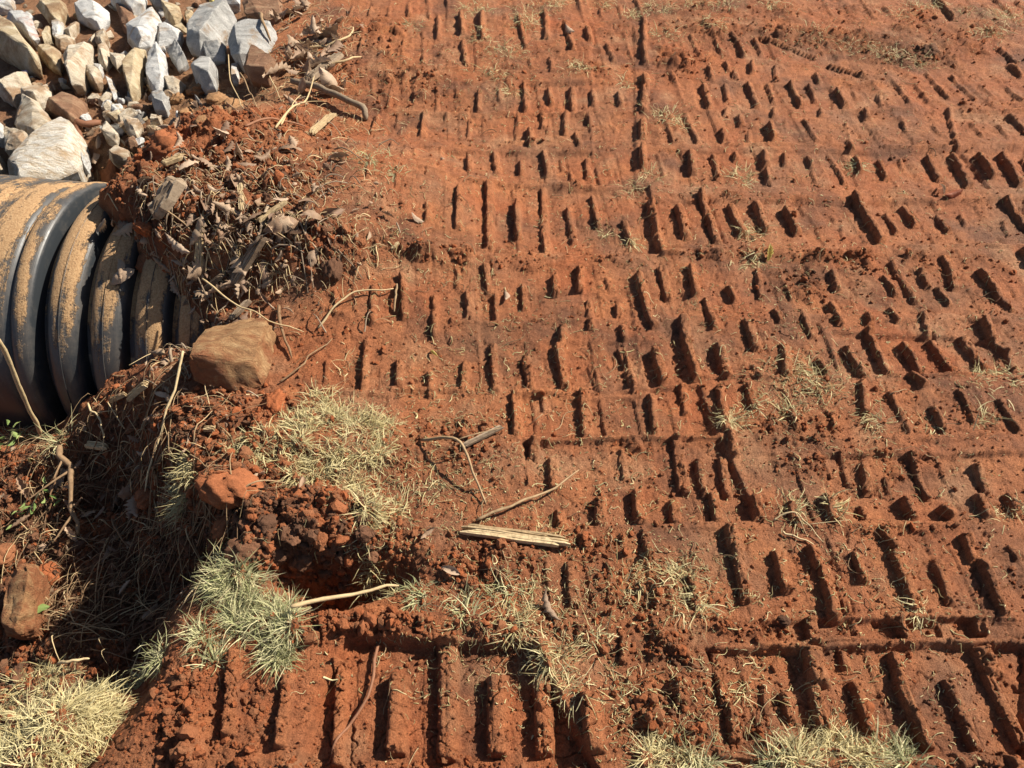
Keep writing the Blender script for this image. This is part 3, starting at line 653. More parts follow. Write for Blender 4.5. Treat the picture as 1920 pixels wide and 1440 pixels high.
ROCKS = [
 (C1([(15,60),(60,35),(130,60),(200,140),(215,215),(180,230),(110,170),(30,100)]), .07, 'stained', 'white elongated stone with red clay smears in the top left corner'),
 (C1([(-60,85),(0,95),(60,130),(150,210),(205,290),(200,345),(150,330),(60,270),(-60,220)]), .13, 'yellow', 'long tan slab running off the left edge below the clay-smeared white stone'),
 (C1([(180,20),(330,0),(345,60),(300,100),(240,90)]), .07, 'yellow', 'tan block at the top edge between the clay-smeared stone and the grey one'),
 (C1([(380,50),(440,15),(520,30),(570,70),(565,100),(510,130),(440,110),(390,85)]), .07, 'white', 'grey-white lens-shaped stone standing clear near the top edge'),
 (C1([(555,-40),(745,-40),(745,0),(735,30),(680,55),(620,35),(560,0)]), .08, 'white', 'white stone cut by the top edge, second from its left neighbour the grey lens'),
 (C1([(700,120),(740,70),(800,40),(825,60),(832,130),(810,190),(780,250),(720,265),(640,190),(640,150)]), .10, 'white', 'large white angular stone with a peaked top in the rubble'),
 (C1([(810,150),(850,125),(940,165),(930,210),(870,205),(805,240)]), .07, 'white', 'white wedge stone leaning against the right of the peaked stone'),
 (C1([(945,190),(990,110),(1080,80),(1200,75),(1220,100),(1140,150),(1120,200),(1020,235),(960,225)]), .11, 'grey', 'large grey stone with pale top edge beside a yellow leaf'),
 (C1([(1165,190),(1250,110),(1330,105),(1420,130),(1430,180),(1380,240),(1280,270),(1230,300),(1180,270)]), .12, 'grey', 'dark grey round stone with white flank, rightmost of the rubble'),
 (C1([(1250,20),(1340,-20),(1460,-10),(1460,90),(1400,105),(1250,65)]), .06, 'brown', 'flat soil-covered stone at the top right end of the rubble'),
 (C1([(975,320),(1040,300),(1112,340),(1108,450),(1060,450),(1000,405)]), .10, 'grey', 'grey-brown upright stone with bright right edge above the tan clods'),
 (C1([(1035,240),(1100,215),(1165,240),(1150,290),(1060,300)]), .06, 'grey', 'small grey stone wedged below the two largest grey ones'),
 (C1([(855,255),(920,235),(968,320),(910,345),(880,310)]), .06, 'grey', 'flat grey stone tilted left of the grey-brown upright one'),
 (C1([(740,385),(765,300),(830,255),(855,300),(830,360),(850,420),(810,460),(760,425)]), .09, 'white', 'white jagged stone with soil in its hollow, mid rubble'),
 (C1([(630,375),(680,275),(752,265),(752,310),(705,440),(660,478),(640,435)]), .10, 'yellow', 'yellow-tan pointed stone standing on its narrow end'),
 (C1([(313,275),(340,230),(470,222),(478,270),(432,350),(420,430),(370,442),(320,335)]), .12, 'tan', 'big pale tan stone with worn brown left side, centre of the rubble'),
 (C1([(418,365),(450,345),(520,370),(527,420),(500,442),(430,400)]), .06, 'tan', 'pale tan stone tucked under the big tan one'),
 (C1([(183,238),(230,220),(312,270),(303,350),(255,335),(190,265)]), .07, 'yellow', 'tan stone right of the long slab end'),
 (C1([(488,170),(540,150),(557,200),(530,232),(490,218)]), .05, 'tan', 'small tan stone above another right of the big tan one'),
 (C1([(498,240),(550,230),(572,290),(540,332),(503,312)]), .06, 'tan', 'blocky tan stone just right of the big tan one'),
 (C1([(543,400),(580,408),(607,490),(580,502),(545,440)]), .04, 'white', 'pale narrow splinter stone below the pointed yellow one'),
 (C1([(772,490),(840,463),(862,500),(857,572),(790,552)]), .06, 'grey', 'dark grey stone alone at the left of the tan clods'),
 (C1([(208,545),(330,490),(430,500),(442,570),(412,622),(370,632),(290,578)]), .09, 'brown', 'flat brown-coated stone above the big speckled boulder'),
 (C1([(52,605),(130,510),(200,530),(288,640),(270,662),(190,702),(100,672)]), .09, 'tan', 'orange-tan stone left of the flat brown one'),
 (C1([(105,485),(180,440),(262,440),(262,492),(200,542),(130,512)]), .07, 'tan', 'tan stone behind the orange-tan one'),
 (C1([(-20,430),(140,383),(157,430),(110,492),(60,512),(-20,470)]), .07, 'tan', 'pale stone at the left edge below the long slab'),
 (C1([(8,665),(50,643),(165,712),(132,762),(20,772)]), .07, 'tan', 'pale tan stone left of the big speckled boulder'),
 (C1([(22,865),(180,715),(310,640),(370,640),(432,680),(452,740),(432,800),(412,890),(300,900),(180,930),(70,1000),(35,950)]), .155, 'speckled', 'largest pale speckled boulder, resting against the black pipe'),
 (C1([(518,652),(560,640),(612,690),(590,717),(535,702)]), .05, 'tan', 'small tan stone beside the upright brown root'),
 (C1([(638,632),(700,608),(733,640),(700,692),(650,682)]), .05, 'tan', 'cream stone right of the upright brown root'),
 (C1([(548,792),(600,755),(672,780),(660,822),(580,828)]), .05, 'tan', 'cream stone just beyond the pipe, right of the upright root'),
 (C1([(1250,345),(1300,280),(1400,300),(1442,350),(1380,402),(1290,392)]), .09, 'brown', 'dark brown stone half hidden by leaves at the right of the rubble'),
 (C1([(848,422),(900,408),(952,430),(920,472),(870,482)]), .045, 'tan', 'small tan stone on the tan clods'),
 (C1([(272,202),(330,180),(388,200),(372,232),(310,252)]), .05, 'tan', 'flat cream stone above the big tan one'),
 (C1([(272,122),(320,110),(337,150),(300,192),(268,182)]), .05, 'white', 'small white stone above the flat cream one'),
 (C1([(325,160),(390,100),(412,120),(360,185)]), .04, 'tan', 'thin brown-tan splinter stone below the grey lens'),
 (C1([(558,302),(640,270),(652,312),(600,347)]), .05, 'tan', 'brown-tan stone left of the pointed yellow one'),
 (C1([(478,335),(530,350),(522,378),(480,362)]), .035, 'white', 'small pale chip under the blocky tan stone'),
 (C1([(838,42),(920,28),(942,90),(900,122),(845,92)]), .07, 'yellow', 'tan stone near the top edge right of the peaked white one'),
 (C1([(995,65),(1070,30),(1150,20),(1105,70),(1020,102)]), .06, 'grey', 'grey stone behind the large grey one at the top edge'),
 (C1([(942,62),(990,50),(1012,100),(960,122)]), .05, 'yellow', 'small yellow-tan stone between two larger ones near the top edge'),
 (C1([(600,32),(700,90),(682,142),(620,122)]), .05, 'brown', 'dark brown stone under the white one at the top edge'),
 (C1([(408,602),(460,578),(472,640),(430,645)]), .045, 'white', 'small pale stone touching the right of the flat brown one'),
 (C1([(425,735),(450,775),(435,850),(408,850)]), .06, 'white', 'narrow white stone against the right side of the speckled boulder'),
 (C1([(213,152),(262,130),(262,200),(225,218)]), .05, 'yellow', 'small tan stone right of the clay-smeared white one'),
 (C1([(1192,352),(1232,340),(1222,412),(1192,412)]), .05, 'white', 'thin white stone between the upright one and the leaves'),
 (C1([(898,582),(950,573),(962,600),(910,612)]), .03, 'white', 'small white pebble at the foot of the tan clods'),
 (C1([(775,602),(832,590),(822,627),(773,632)]), .035, 'tan', 'small tan pebble left of the white pebble'),
 (C1([(-30,790),(28,830),(12,885),(-30,885)]), .06, 'tan', 'tan stone at the left edge beside the speckled boulder'),
 (C1([(-30,640),(15,640),(20,700),(-30,715)]), .06, 'white', 'white stone cut by the left edge'),
 (C1([(655,722),(702,710),(712,747),(668,758)]), .03, 'brown', 'small brown stone beyond the pipe near the red clod'),
 (C1([(-20,0),(70,-10),(60,28),(10,40),(-20,40)]), .06, 'white', 'white stone in the very top left corner'),
 (C1([(760,-20),(860,-20),(850,25),(790,20)]), .06, 'grey', 'grey stone at the top edge above the peaked one'),
 (C1([(1090,-30),(1230,-30),(1230,10),(1120,15)]), .07, 'white', 'pale stone cut by the top edge above the large grey ones'),
]
random.seed(11)
for i, (outl, hgt, mt, lab) in enumerate(ROCKS):
    big = hgt > .15
    o = rock_mesh('speckled_boulder' if big else 'rubble_stone', outl, hgt, M[mt], 100+i, lift=.02 if big else .012)
    tag(o, lab, 'boulder' if big else 'stone', None if big else 'rubble stones')
o = rock_mesh('muddy_boulder', C2([(975,1110),(1030,950),(1120,890),(1250,835),(1390,840),(1425,890),(1385,1030),(1345,1130),(1200,1150),(1090,1150)]), .12, M['muddy'], 301, lift=-.02, rough=1.8, sharp=34); tag(o, 'mud-coated brown boulder on the bank between the pipe and the grass mat', 'boulder')
o = rock_mesh('clay_slab', C3([(0,1270),(60,1060),(150,980),(210,1000),(222,1060),(182,1180),(142,1300),(80,1340),(10,1320)]), .10, M['muddy'], 302, lift=.04, rough=2.5, sharp=60); tag(o, 'brown clay-coated slab lying in the ditch at the left edge', 'stone')
# small rubble between the stones: one base shape a kind, copied
base_small = []
for i in range(6):
    a = np.sort(np.random.default_rng(40+i).uniform(0, 6.28, 7)); ou = [(330+16*math.cos(t)*random.uniform(.7, 1.2), 260+13*math.sin(t)*random.uniform(.7, 1.2)) for t in a]
    o = rock_mesh('small_stone', ou, .028, M[['tan', 'white', 'yellow', 'tan', 'brown', 'grey'][i]], 400+i, lift=.0); base_small.append(o)
def in_rubble(n, rng, polys):
    out = []
    while len(out) < n:
        a = rng.integers(len(polys)); cx, cy, rx, ry = polys[a]; out.append((cx+rng.normal()*rx*.5, cy+rng.normal()*ry*.5))
    return np.array(out)
rr = np.random.default_rng(5)
S = in_rubble(150, rr, [(230,200,60,40),(90,170,80,30),(180,60,100,60),(260,250,60,50),(330,60,110,50),(230,230,40,30),(60,60,60,60),(300,180,60,40)]); P = drop(S[:, 0], S[:, 1])
for i in range(len(S)):
    o = base_small[i % 6]
    if i >= 6: o = o.copy(); COL.objects.link(o)
    k = float(rr.uniform(.35, 1.15)); o.location = (P[i]+np.array([0, 0, -.004*k])).tolist(); o.scale = (k, k*rr.uniform(.8, 1.2), k); o.rotation_euler = (rr.uniform(-.5, .5), rr.uniform(-.5, .5), rr.uniform(0, 6.28))
    tag(o, 'small stone chip lying loose in the gaps of the pale rubble pile', 'stone', 'small chips in the rubble')

# ------------------------------------------------------------------ clods of earth
def ball(sub, r, amp, seed, squash=.75):
    bm = bmesh.new(); bmesh.ops.create_icosphere(bm, subdivisions=sub, radius=1)
    co = np.array([v.co[:] for v in bm.verts]); o1 = seed*3.1
    X1 = co[:, 0]+co[:, 2]*.9+o1; Y1 = co[:, 1]-co[:, 2]*.7
    n = amp*(.55*fbm(X1, Y1, 1.2, 3, seed % 40)+.16*np.abs(fbm(X1+3, Y1, .6, 3, seed % 30))*2)
    if sub > 2: n = n + amp*(.16*domes(X1, Y1, .32, 3)+.10*domes(X1+5, Y1+co[:, 2]*.5, .15, 5)+.10*fbm(X1, Y1, .16, 2, 9))
    co = co*(1+n)[:, None]*r; co[:, 2] *= squash
    for v, p in zip(bm.verts, co): v.co = p
    me = bpy.data.meshes.new('clod'); bm.to_mesh(me); bm.free()
    for p in me.polygons: p.use_smooth = sub > 2
    return me
clod_shapes = {k: [] for k in ('clod_red', 'clod_dark', 'clod_tan')}
for k in clod_shapes:
    for i in range(4):
        me = ball(4, 1, 1.25, 20+i*7+len(k), .7); me.materials.append(M[k]); clod_shapes[k].append(me)
CL = [(440,915,46,'clod_red','large round red clod at the left end of the dry grass mat'),(280,930,24,'clod_red','red clod hung with roots in the ditch'),(424,985,22,'clod_red','red clod just below the large round one'),
 (460,1035,26,'clod_dark','dark crumbly clod above the greenest grass tuft'),(500,985,26,'clod_dark',None),(545,1005,26,'clod_dark',None),(600,1012,22,'clod_red',None),(640,1012,20,'clod_red',None),(575,965,18,'clod_red',None),
 (620,970,18,'clod_dark',None),(520,1040,22,'clod_dark',None),(570,1050,24,'clod_dark',None),(680,1000,20,'clod_dark',None),(470,965,17,'clod_red',None),(560,930,15,'clod_red',None),
 (213,335,26,'clod_red','bright red clod sitting on top of the dusty pipe'),(274,430,22,'clod_red','red clod among the leaves over the pipe ribs'),(275,492,18,'clod_red','small red clod below the other one among the leaves'),
 (312,283,32,'clod_red','red-brown clod beyond the pipe below the tan clods'),(146,727,18,'clod_red','red clod at the foot of the pipe by the green sprig'),(270,1062,0,'clod_dark',None),(100,1078,17,'clod_red','round red clod right of the clay slab in the ditch'),
 (298,1068,14,'clod_dark',None),(515,757,24,'clod_red','brown-red clod between the muddy boulder and the grass mat'),(622,505,26,'clod_dark','brown lump on the tracked clay right of the leaf litter'),(352,832,20,'clod_red',None),(400,812,18,'clod_red',None),
 (150,1020,22,'clod_dark',None),(0,1040,26,'clod_red','red clod at the left edge of the ditch'),(330,190,22,'clod_tan',None),(370,170,24,'clod_tan',None),(410,190,26,'clod_tan',None),(350,215,20,'clod_tan',None),(400,225,26,'clod_tan',None),(440,200,22,'clod_tan',None),
 (380,245,20,'clod_tan',None),(430,232,18,'clod_tan',None),(1470,1165,14,'clod_dark',None),(1745,98,13,'clod_dark','dark clod on the rough bank near the top right corner'),
 (340,770,18,'clod_red',None),(250,800,16,'clod_dark',None),(380,870,16,'clod_red',None),(490,1075,16,'clod_dark',None),(610,1075,18,'clod_dark',None),(700,1040,18,'clod_dark',None)]
rs = np.random.default_rng(21)
CL = [c for c in CL if c[2] > 0]
PP = drop([c[0] for c in CL], [c[1] for c in CL])
for i, (px, py, r, mk, lab) in enumerate(CL):
    o = bpy.data.objects.new('clod', clod_shapes[mk][i % 4]); COL.objects.link(o)
    p = PP[i]; dist = math.hypot(p[1], CAM_H-p[2])*1.0; rad = r/FPX*math.sqrt(p[0]**2+p[1]**2+(CAM_H-p[2])**2)*(.80 if lab else .60)
    o.location = (p[0], p[1], p[2]+rad*.10); o.scale = (rad*rs.uniform(.9, 1.3), rad*rs.uniform(.8, 1.1), rad*rs.uniform(.7, 1.0)); o.rotation_euler = (rs.uniform(-.6, .6), rs.uniform(-.6, .6), rs.uniform(0, 6.28))
    gl = {'clod_red': 'red lump in the loose clods along the ditch bank', 'clod_dark': 'dark brown lump in the loose heap of turned earth', 'clod_tan': 'tan lump in the silty heap under the rubble'}[mk]
    tag(o, lab or gl, 'clod', {'clod_red': 'red clods on the bank', 'clod_dark': 'dark clods of turned earth', 'clod_tan': 'tan silt clods'}[mk])

def scatter(name, P, rot, scl, idx, protos, label, cat):
    """uncountable crumbs: points that carry instances of a few real shapes"""
    c = bpy.data.collections.new(name+'_shapes')
    for k, me in enumerate(protos):
        ob = bpy.data.objects.new('%s_shape_%02d' % (name, k), me); c.objects.link(ob)
    me = bpy.data.meshes.new(name); me.vertices.add(len(P)); me.vertices.foreach_set('co', np.asarray(P, np.float32).ravel())
    a = me.attributes.new('rot', 'FLOAT_VECTOR', 'POINT'); a.data.foreach_set('vector', np.asarray(rot, np.float32).ravel())
    a = me.attributes.new('scl', 'FLOAT_VECTOR', 'POINT'); a.data.foreach_set('vector', np.asarray(scl, np.float32).ravel())
    a = me.attributes.new('idx', 'INT', 'POINT'); a.data.foreach_set('value', np.asarray(idx, np.int32))
    ng = bpy.data.node_groups.new(name, 'GeometryNodeTree'); ng.interface.new_socket('Geometry', in_out='INPUT', socket_type='NodeSocketGeometry'); ng.interface.new_socket('Geometry', in_out='OUTPUT', socket_type='NodeSocketGeometry')
    N = ng.nodes; L = ng.links; gi = N.new('NodeGroupInput'); go = N.new('NodeGroupOutput'); ip = N.new('GeometryNodeInstanceOnPoints'); ci = N.new('GeometryNodeCollectionInfo')
    ci.inputs[0].default_value = c; ci.inputs['Separate Children'].default_value = True; ci.inputs['Reset Children'].default_value = True
    def na(n, t):
        q = N.new('GeometryNodeInputNamedAttribute'); q.data_type = t; q.inputs[0].default_value = n; return q.outputs[0]
    L.new(gi.outputs[0], ip.inputs['Points']); L.new(ci.outputs[0], ip.inputs['Instance']); ip.inputs['Pick Instance'].default_value = True
    L.new(na('idx', 'INT'), ip.inputs['Instance Index']); L.new(na('rot', 'FLOAT_VECTOR'), ip.inputs['Rotation']); L.new(na('scl', 'FLOAT_VECTOR'), ip.inputs['Scale'])
    L.new(ip.outputs[0], go.inputs[0])
    o = bpy.data.objects.new(name, me); COL.objects.link(o); md = o.modifiers.new('instances', 'NODES'); md.node_group = ng
    return tag(o, label, cat, kind='stuff')
def crumbs():
    rs = np.random.default_rng(31); n = 260000
    px = rs.uniform(-200, 2120, n); py = -60+1600*rs.random(n)**.92
    x, y = G(px, py); h, R, dd, rm, tr, lum = [ground_at(x, y, q) for q in ('h', 'R', 'dd', 'rm', 'tr', 'lum')]
    keep = rs.random(n) < np.clip(R-.10, .0, 1)**1.5*.55+.07
    keep &= tr < .3
    x, y, h, R, rm, dd, lum = [v[keep] for v in (x, y, h, R, rm, dd, lum)]; n = len(x)
    r = np.clip(.0022*np.exp(rs.normal(0, .55, n)), .0011, .010)*(.55+.95*R)
    P = np.stack([x, y, h+r*.25], 1); rot = rs.uniform(0, 6.28, (n, 3)); scl = r[:, None]*rs.uniform(.75, 1.25, (n, 3))
    kind = np.where(rm > .5, 2, np.where(lum+rs.normal(0, .02, n) < .185, 1, 0))
    for k, (nm, mk, lab) in enumerate((('red_soil_crumbs', 'clod_red', 'small crumbs of loose red soil over the tracked clay'), ('dark_soil_crumbs', 'clod_dark', 'small dark crumbs of humus strewn over the turned soil'), ('silt_crumbs', 'clod_tan', 'tan silt crumbs between the rubble stones'))):
        m = kind == k; pr = []
        for i in range(4):
            me = ball(2, 1, 1.7, 60+i*5+k, .75); me.materials.append(M[mk]); pr.append(me)
        scatter(nm, P[m], rot[m], scl[m], rs.integers(0, 4, m.sum()), pr, lab, 'soil crumbs')
crumbs()

# ------------------------------------------------------------------ grass
def blades(cx, cy, z, rad, n, lmin, lmax, rs, lay=.75, lean=(0, 0), w=.0009):
    """n bent blades growing in a patch; returns verts, faces"""
    a = rs.uniform(0, 6.283, n); ph = rs.uniform(0, 6.28, 3); q = np.sqrt(rs.random(n))*rad*(1+.28*np.sin(2*a+ph[0])+.22*np.sin(3*a+ph[1])+.15*np.sin(5*a+ph[2]))
    m_ = max(4, n//26); ci = rs.integers(0, m_, n); pull = .55*rs.random(n); bx = cx+np.cos(a)*q; by = cy+np.sin(a)*q
    bx = bx*(1-pull)+bx[ci]*pull; by = by*(1-pull)+by[ci]*pull
    bz = ground_at(bx, by)
    ao = np.where(rs.random(n) < .35, a, 6.28*fbm(bx, by, .09, 2, 95)*1.6+ph[0])+rs.normal(0, .75, n); L = lmin*.5+(lmax-lmin*.5)*rs.random(n)**1.4
    dx = np.cos(ao)+lean[0]; dy = np.sin(ao)+lean[1]; dn = np.hypot(dx, dy)+1e-6; dx /= dn; dy /= dn
    el = np.clip(rs.normal(1-lay, .28, n), .06, .97)*1.45        # elevation at the root
    curl = rs.uniform(.3, 2.4, n); tw = rs.normal(0, 1.3, n)
    k = 5; t = np.linspace(0, 1, k)
    P = np.zeros((n, k, 3)); P[:, 0] = np.stack([bx, by, bz-.004], 1)
    for i in range(1, k):
        e = el-curl*t[i]*.9; hd = tw*t[i]
        ddx = dx*np.cos(hd)-dy*np.sin(hd); ddy = dx*np.sin(hd)+dy*np.cos(hd); st = L/(k-1)
        P[:, i, 0] = P[:, i-1, 0]+ddx*np.cos(e)*st; P[:, i, 1] = P[:, i-1, 1]+ddy*np.cos(e)*st
        P[:, i, 2] = np.maximum(P[:, i-1, 2]+np.sin(e)*st, bz-.012+.006*rs.random(n)+.001)
    side = np.stack([-dy, dx, rs.normal(0, .5, n)], 1); side /= np.linalg.norm(side, axis=1, keepdims=True)
    wd = (w*rs.uniform(.6, 1.5, n))[:, None]*np.array([.8, 1, .85, .6, .12])[None]
    A = P-side[:, None]*wd[:, :, None]; B = P+side[:, None]*wd[:, :, None]
    V = np.stack([A, B], 2).reshape(-1, 3)
    base = (np.arange(n)*k*2)[:, None]; i = np.arange(k-1)[None]*2
    F = np.stack([base+i, base+i+1, base+i+3, base+i+2], -1).reshape(-1, 4)
    return V, F, k*2
def tuft(px, py, rpx, n, mk, label, group, lmin=.03, lmax=.075, lay=.75, lean=(0, 0), ry=None, name='grass_tuft'):
    rs = np.random.default_rng(int(px*7+py*13) % 100000); n = int(n*3.2); lmin *= .85; lmax *= .95
    c = drop([px], [py])[0]; sc = math.sqrt(c[0]**2+c[1]**2+(CAM_H-c[2])**2)/FPX; rad = rpx*sc
    V, F, per = blades(c[0], c[1], c[2], rad*.72, n, lmin, lmax, rs, lay, lean)
    t = np.repeat(rs.random((n, 2)), per, axis=0); t[:, 1] = .25+.5*t[:, 1]
    o = new_mesh(name, V, F, M[mk], tone=t); return tag(recenter(o), label, 'grass', group)
MAT = 'grass mat above the turned clods'; LIT = 'straw-coloured tuft in the matted patch above the turned dark clods'
for (x, y, r, n, lab) in [(560, 795, 46, 230, 'straw tuft at the upper left of the matted patch above the dark clods'),
        (620, 780, 50, 260, 'straw tuft in the upper middle of the matted patch above the dark clods'),
        (680, 800, 48, 240, 'straw tuft at the upper right of the matted patch above the dark clods'),
        (500, 840, 46, 230, 'straw tuft at the left of the matted patch, above the round red clod'),
        (560, 850, 40, 200, 'straw tuft in the heart of the matted patch above the dark clods'),
        (620, 860, 46, 230, 'straw tuft right of the heart of the matted patch above the dark clods'),
        (700, 845, 44, 200, 'straw tuft at the right end of the matted patch above the dark clods'),
        (455, 850, 34, 170, 'straw tuft furthest left in the matted patch, beside the round red clod'),
        (650, 905, 40, 170, 'straw tuft at the lower right of the matted patch, nearest the dark clods'),
        (570, 890, 34, 150, 'straw tuft at the lower middle of the matted patch, nearest the dark clods'),
        (690, 955, 40, 150, 'straw tuft trailing below the matted patch towards the splintered board'),
        (720, 800, 30, 100, 'small straw tuft on the right rim of the matted patch'),
        (600, 750, 34, 120, 'small straw tuft on the top rim of the matted patch')]:
    tuft(x, y, r*1.15, int(n*1.5), 'straw', lab, MAT, .025, .065, .62)
for (x, y, r, n, lab) in [(362,880,34,110,'dry grass tuft hanging into the ditch left of the red clod'),(345,935,34,110,'lower dry grass tuft hanging into the ditch left of the red clod')]:
    tuft(x, y, r, n, 'straw', lab, 'tufts hanging into the ditch', .04, .09, .7, (-1.3, 0))
for (x, y, r, n, lab) in [(435,1085,56,420,'greenest tall grass tuft at the edge of the dark hole'),(455,1150,56,400,'green-tipped grass tuft just below the greenest one'),(530,1165,52,400,'green grass tuft under the end of the pale stalk'),(525,1225,40,240,'small green tuft growing between two clay ridges'),
        (380,1195,30,60,'green grass tuft on the ditch rim left of the greenest one'),(300,1235,32,60,'half-green tuft on the ditch rim above the straw mat'),(258,1275,22,36,'thin tuft on the rim beside the half-green one'),(195,1290,34,60,'green-tipped tuft at the upper end of the straw mat'),(400,1240,20,40,'tiny sprig of green grass on the red rim')]:
    tuft(x, y, r, n, 'green', lab, 'green tufts along the ditch rim', .03, .085, .42, (-.1, .1))
for (x, y, r, n, lab) in [(60, 1300, 60, 300, 'straw tuft at the left edge, upper part of the bottom left mat'),
        (120, 1350, 60, 300, 'straw tuft in the middle of the bottom left mat'),
        (40, 1385, 60, 300, 'straw tuft at the left edge, middle of the bottom left mat'),
        (150, 1400, 50, 240, 'straw tuft at the lower right of the bottom left mat'),
        (100, 1265, 46, 200, 'straw tuft at the top of the bottom left mat'),
        (15, 1425, 50, 220, 'straw tuft in the very bottom left corner'),
        (190, 1345, 40, 160, 'straw tuft at the right side of the bottom left mat'),
        (90, 1430, 50, 240, 'straw tuft on the bottom edge of the bottom left mat'),
        (10, 1320, 40, 180, 'small straw tuft at the left edge just under the broad-leaved weed'),
        (160, 1310, 40, 160, 'small straw tuft at the upper right of the bottom left mat')]:
    tuft(x, y, r, n, 'straw', lab, 'bottom left grass mat', .03, .08, .66)
for (x, y, r, n, g, lab) in [(1230, 1425, 44, 200, 0, 'straw tuft on the bottom edge just right of the deep track pad'),
        (1265, 1405, 36, 150, 0, 'small straw tuft right above the bottom edge, second right of the deep pad'),
        (1310, 1432, 36, 150, 1, 'greenish tuft on the bottom edge, third right of the deep pad'),
        (1500, 1425, 40, 190, 0, 'straw tuft on the bottom edge left of the thickest clump'),
        (1555, 1400, 46, 210, 0, 'straw tuft at the left of the thickest bottom-edge clump'),
        (1620, 1422, 50, 240, 0, 'thickest straw clump on the bottom edge'),
        (1685, 1418, 44, 180, 1, 'greenish tuft at the right end of the bottom-edge strip'),
        (1450, 1440, 36, 120, 1, 'small greenish tuft on the bottom edge left of the thick clump')]:
    tuft(x, y, r, n, 'green' if g else 'straw', lab, 'bottom edge tufts', .03, .075, .6)
for (x, y, r, n, mk, lab) in [(700,1080,40,100,'straw','dry tuft at the right lip of the dark hole'),(740,1112,34,90,'straw','dry tuft just above the end of the pale stalk'),(792,1115,34,110,'green','upright greenish tuft behind the deep track pad'),(868,1138,38,110,'green','greenish tuft on the rim of the deep track pad'),
        (945,1110,44,120,'green','bright green tuft left of the shrivelled leaf'),(965,1170,44,110,'straw','straw tuft below the shrivelled leaf'),(1040,1235,50,130,'straw','splayed straw tuft over the right ridge of the deep pad'),(1065,1290,40,70,'straw','thin straw tuft right of the deep pad'),(1120,1195,44,60,'straw','loose straw tuft right of the shrivelled leaf'),
        (1160,1300,50,60,'straw','sparse straw in the rough soil right of the deep pad'),(1270,1080,46,130,'straw','swirled straw wisp on the brown clay'),(1300,1135,40,70,'straw','loose end of the swirled straw wisp'),(1180,1095,44,60,'straw','sparse straw left of the swirled wisp'),(800,920,46,70,'straw','sparse straw tuft under the bent twig'),(745,955,40,80,'straw','dry grass trailing right of the grass mat'),
        (690,300,54,150,'green','fine yellow-green grass lying on the soil right of the red mound'),(730,330,34,60,'green','end of the fine yellow-green grass'),(770,50,34,70,'green','small green tuft near the top edge left of the tracks'),(1250,215,46,140,'straw','pale tuft beside the long track edge near the top'),(1275,235,30,60,'straw','small pale tuft next to it below the track edge'),
        (1390,335,44,150,'straw','round pale tuft on the row of ridges at the upper right'),(1222,330,34,80,'straw','small tuft on the long track edge'),(1186,352,26,60,'straw','white-tipped wisp left of the tuft on the track edge'),(1180,160,34,60,'straw','thin tuft in the long track edge'),(1600,315,30,70,'green','yellow-green sprig among the upper right ridges'),
        (1410,440,36,90,'straw','tall pale tuft above the bleached chip'),(1415,490,36,80,'straw','pale tuft under the bleached chip'),(1182,452,22,50,'straw','tiny pale sprig below the middle row'),(1132,440,22,40,'straw','tiny pale sprig left of its twin below the middle row'),(1890,710,44,100,'straw','straw tuft at the right edge halfway down'),
        (1840,712,36,70,'straw','straw wisp left of the tuft at the right edge'),(1505,690,46,110,'straw','tangled straw on the double ridge right of centre'),(1545,730,36,60,'straw','straw trailing below the tangled straw'),(1470,775,40,60,'straw','flattened straw below the double ridge'),(1640,790,38,90,'straw','tuft beside the round hole'),(1370,790,40,90,'straw','straw lying on a dark ridge at centre right'),
        (1400,765,30,40,'straw','loose straw right of the dark ridge'),(1850,790,40,60,'straw','sparse straw near the right edge below the holes'),(1475,965,40,70,'straw','straw wisp above the pale rootlet'),(1885,965,36,60,'straw','small tuft at the right edge lower down'),(1560,950,30,40,'straw','dry sprig on a ridge right of the pale rootlet'),(1395,1290,30,40,'straw','small wisp on the clay beside the bottom right pads'),
        (1720,1145,34,40,'straw','sparse straw on the narrow stub pad'),(1030,1005,30,40,'straw','straw stuck under the splintered board'),(650,690,30,30,'straw','few straws left of the first ridges'),(1740,800,34,50,'straw','straw between the round hole and the right edge')]:
    tuft(x, y, r, n, mk, lab, 'scattered tufts on the tracked clay', .025, .07, .72)
for (x, y, r, n, lab) in [(950, 95, 54, 190, 'large pale tuft in the middle of the grassy patch at top centre'),
        (985, 40, 50, 180, 'pale tuft close to the top edge above the large top centre tuft'),
        (885, 20, 50, 170, 'pale tuft at the top edge left of centre'),
        (925, 140, 40, 90, 'small pale tuft below the large top centre tuft'),
        (1090, 130, 40, 120, 'pale tuft on the ridges right of the large top centre tuft'),
        (1010, 15, 50, 160, 'pale tuft cut by the top edge right of centre'),
        (1045, 5, 40, 120, 'small pale tuft cut by the top edge, next right of the centre one'),
        (900, 70, 40, 80, 'small sparse tuft left of the large top centre tuft'),
        (960, 170, 30, 50, 'sparse straw at the lower end of the top centre grass')]:
    tuft(x, y, r, n, 'straw', lab, 'top centre tufts', .035, .08, .75)
for (x, y, r, n, lab) in [(1130, 8, 40, 110, 'pale tuft at the top edge just left of the long track edge'),
        (1235, 15, 50, 150, 'pale tuft at the top edge just right of the long track edge'),
        (1360, 12, 46, 140, 'pale tuft at the top edge above the upper right ridges'),
        (1450, 10, 40, 110, 'pale tuft at the top edge left of the rough bank'),
        (1250, 65, 40, 90, 'pale tuft just below the top edge right of the long track edge'),
        (1340, 40, 34, 60, 'thin tuft below the top edge above the upper right ridges'),
        (1180, 30, 40, 80, 'thin pale tuft on the long track edge at the top'),
        (1300, 10, 40, 100, 'pale tuft at the top edge between two larger ones right of centre')]:
    tuft(x, y, r, n, 'straw', lab, 'top edge tufts', .035, .08, .72)
